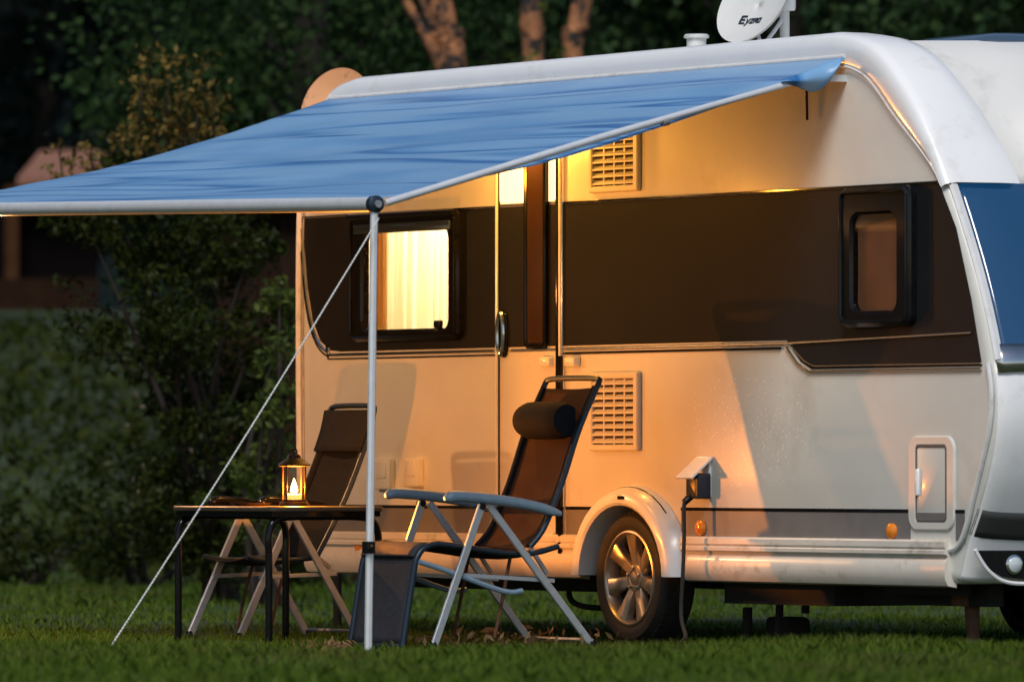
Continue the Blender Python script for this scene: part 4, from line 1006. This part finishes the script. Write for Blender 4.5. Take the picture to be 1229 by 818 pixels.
m_ = MB(); m_.rings([[Vector((t.x, t.y, 0)) for t in (depth_pt(-1.98, 54.08), depth_pt(.22, 54.08), depth_pt(.22, 56), depth_pt(-1.98, 56))], [Vector((t.x, t.y, 2.55)) for t in (depth_pt(-1.98, 54.08), depth_pt(.22, 54.08), depth_pt(.22, 56), depth_pt(-1.98, 56))]]); m_.build('shed_body', UNDER, sh, smooth=False)
# far cabin with pinkish roof
Zc = 96.; kc = F/Zc
cb = empty('cabin', depth_pt(-5.6, Zc, ground_z(-5.6, Zc)), 'distant dim cabin with a pale pink roof at the left edge', 'cabin')
def cpt(u, v, dz=0): return at_d(u, v, Zc+dz)
def slab(us, v0, v1, d0, d1, name, m):
    q = [cpt(us[0], v1, d0), cpt(us[1], v1, d0), cpt(us[1], v1, d1), cpt(us[0], v1, d1)]; zt_ = cpt(us[0], v0, d0).z; zb_ = q[0].z
    MB().rings([[Vector((t.x, t.y, zb_)) for t in q], [Vector((t.x, t.y, zt_)) for t in q]]).build(name, m, cb, smooth=False)
slab((-60, 118), 222, 352, 0, 3.5, 'wall', mat('dark cabin wall', (.004, .003, .003), .9, var=.2, spec=.04))
slab((-60, 118), 334, 372, -.4, -.1, 'veranda_rail', mat('warm boards', (.022, .011, .006), .8, var=.2, spec=.04))
slab((6, 22), 222, 372, -.35, -.12, 'post', mat('warm post', (.055, .025, .011), .8, var=.2, spec=.04))
q = [cpt(20, 222, -.6), cpt(150, 222, -.6), cpt(128, 188, 2.), cpt(48, 188, 2.)]
MB().rings([[Vector(t) for t in q], [Vector(t)+Vector((0, 0, .08)) for t in q]]).build('roof', mat('pink roof', (.24, .12, .085), .8, var=.12, spec=.04), cb, smooth=False)
SUN = Vector((-.48, .40, -.74))
# ================================================================== LIGHT, WORLD, CAMERA
sun_el = math.atan2(-SUN.z, math.hypot(SUN.x, SUN.y)); sun_rot = math.atan2(-SUN.x, -SUN.y)
w = bpy.data.worlds.new('World'); S.world = w; w.use_nodes = True; N = w.node_tree.nodes; L = w.node_tree.links
sky = N.new('ShaderNodeTexSky'); sky.sky_type = 'NISHITA'; sky.sun_disc = False; sky.sun_elevation = sun_el; sky.sun_rotation = sun_rot
sky.air_density = 1.0; sky.dust_density = 1.0; sky.ozone_density = 1.5
bg = N['Background']; L.new(sky.outputs['Color'], bg.inputs['Color']); bg.inputs['Strength'].default_value = .09
sl = bpy.data.lights.new('sun', 'SUN'); sl.energy = 2.7; sl.angle = math.radians(24); sl.color = (1, .96, .92)
so = bpy.data.objects.new('sun', sl); COL.objects.link(so); so.rotation_euler = SUN.to_track_quat('-Z', 'Y').to_euler(); so.location = (20, -14, 14)
fm = bpy.data.materials['candle flame']; fN = fm.node_tree.nodes; fL = fm.node_tree.links; fN.remove(fN['Principled BSDF'])
fe = fN.new('ShaderNodeEmission'); fe.inputs['Color'].default_value = (1, .60, .20, 1); fe.inputs['Strength'].default_value = 22
ftr = fN.new('ShaderNodeBsdfTransparent'); fad = fN.new('ShaderNodeAddShader'); fL.new(fe.outputs[0], fad.inputs[0]); fL.new(ftr.outputs[0], fad.inputs[1]); fL.new(fad.outputs[0], fN['Material Output'].inputs['Surface'])
def point(name, loc, e, col, r):
    l = bpy.data.lights.new(name, 'POINT'); l.energy = e; l.color = col; l.shadow_soft_size = r
    o = bpy.data.objects.new(name, l); COL.objects.link(o); o.location = loc
point('door_lamp_light', (lx, -.17, 2.33), 36, (1, .38, .04), .04)
point('unseen_lamp_light', (LAMP2.x, LAMP2.y, LAMP2.z-.045), 150, (1, .45, .16), .035)
point('unseen_lamp_light', (FILL_LAMP.x, FILL_LAMP.y, FILL_LAMP.z-.045), 36, (1, .36, .03), .035)  # added hidden lamp, spreads the warm glow along the wall
point('lantern_light', (LX, LY, LZ+.082), 116, (1, .30, .025), .012)
cd = bpy.data.cameras.new('camera'); cam = bpy.data.objects.new('camera', cd); COL.objects.link(cam); S.camera = cam
cd.sensor_width = 36; cd.lens = F*36/1229.; cd.clip_start = .5; cd.clip_end = 2000
cam.location = (SP*Z0, -CP*Z0, HC)
fw = Vector((-SP, CP, (HV-409.)/F)); cam.rotation_euler = fw.to_track_quat('-Z', 'Y').to_euler()
cd.dof.use_dof = True; cd.dof.focus_distance = 35.2; cd.dof.aperture_fstop = 4.0
S.view_settings.view_transform = 'Standard'; S.view_settings.look = 'None'; S.view_settings.exposure = 0.; S.view_settings.gamma = 1.
S.render.engine = 'CYCLES'; S.cycles.use_denoising = True; S.cycles.max_bounces = 8; S.cycles.transparent_max_bounces = 12; S.cycles.sample_clamp_indirect = 4.
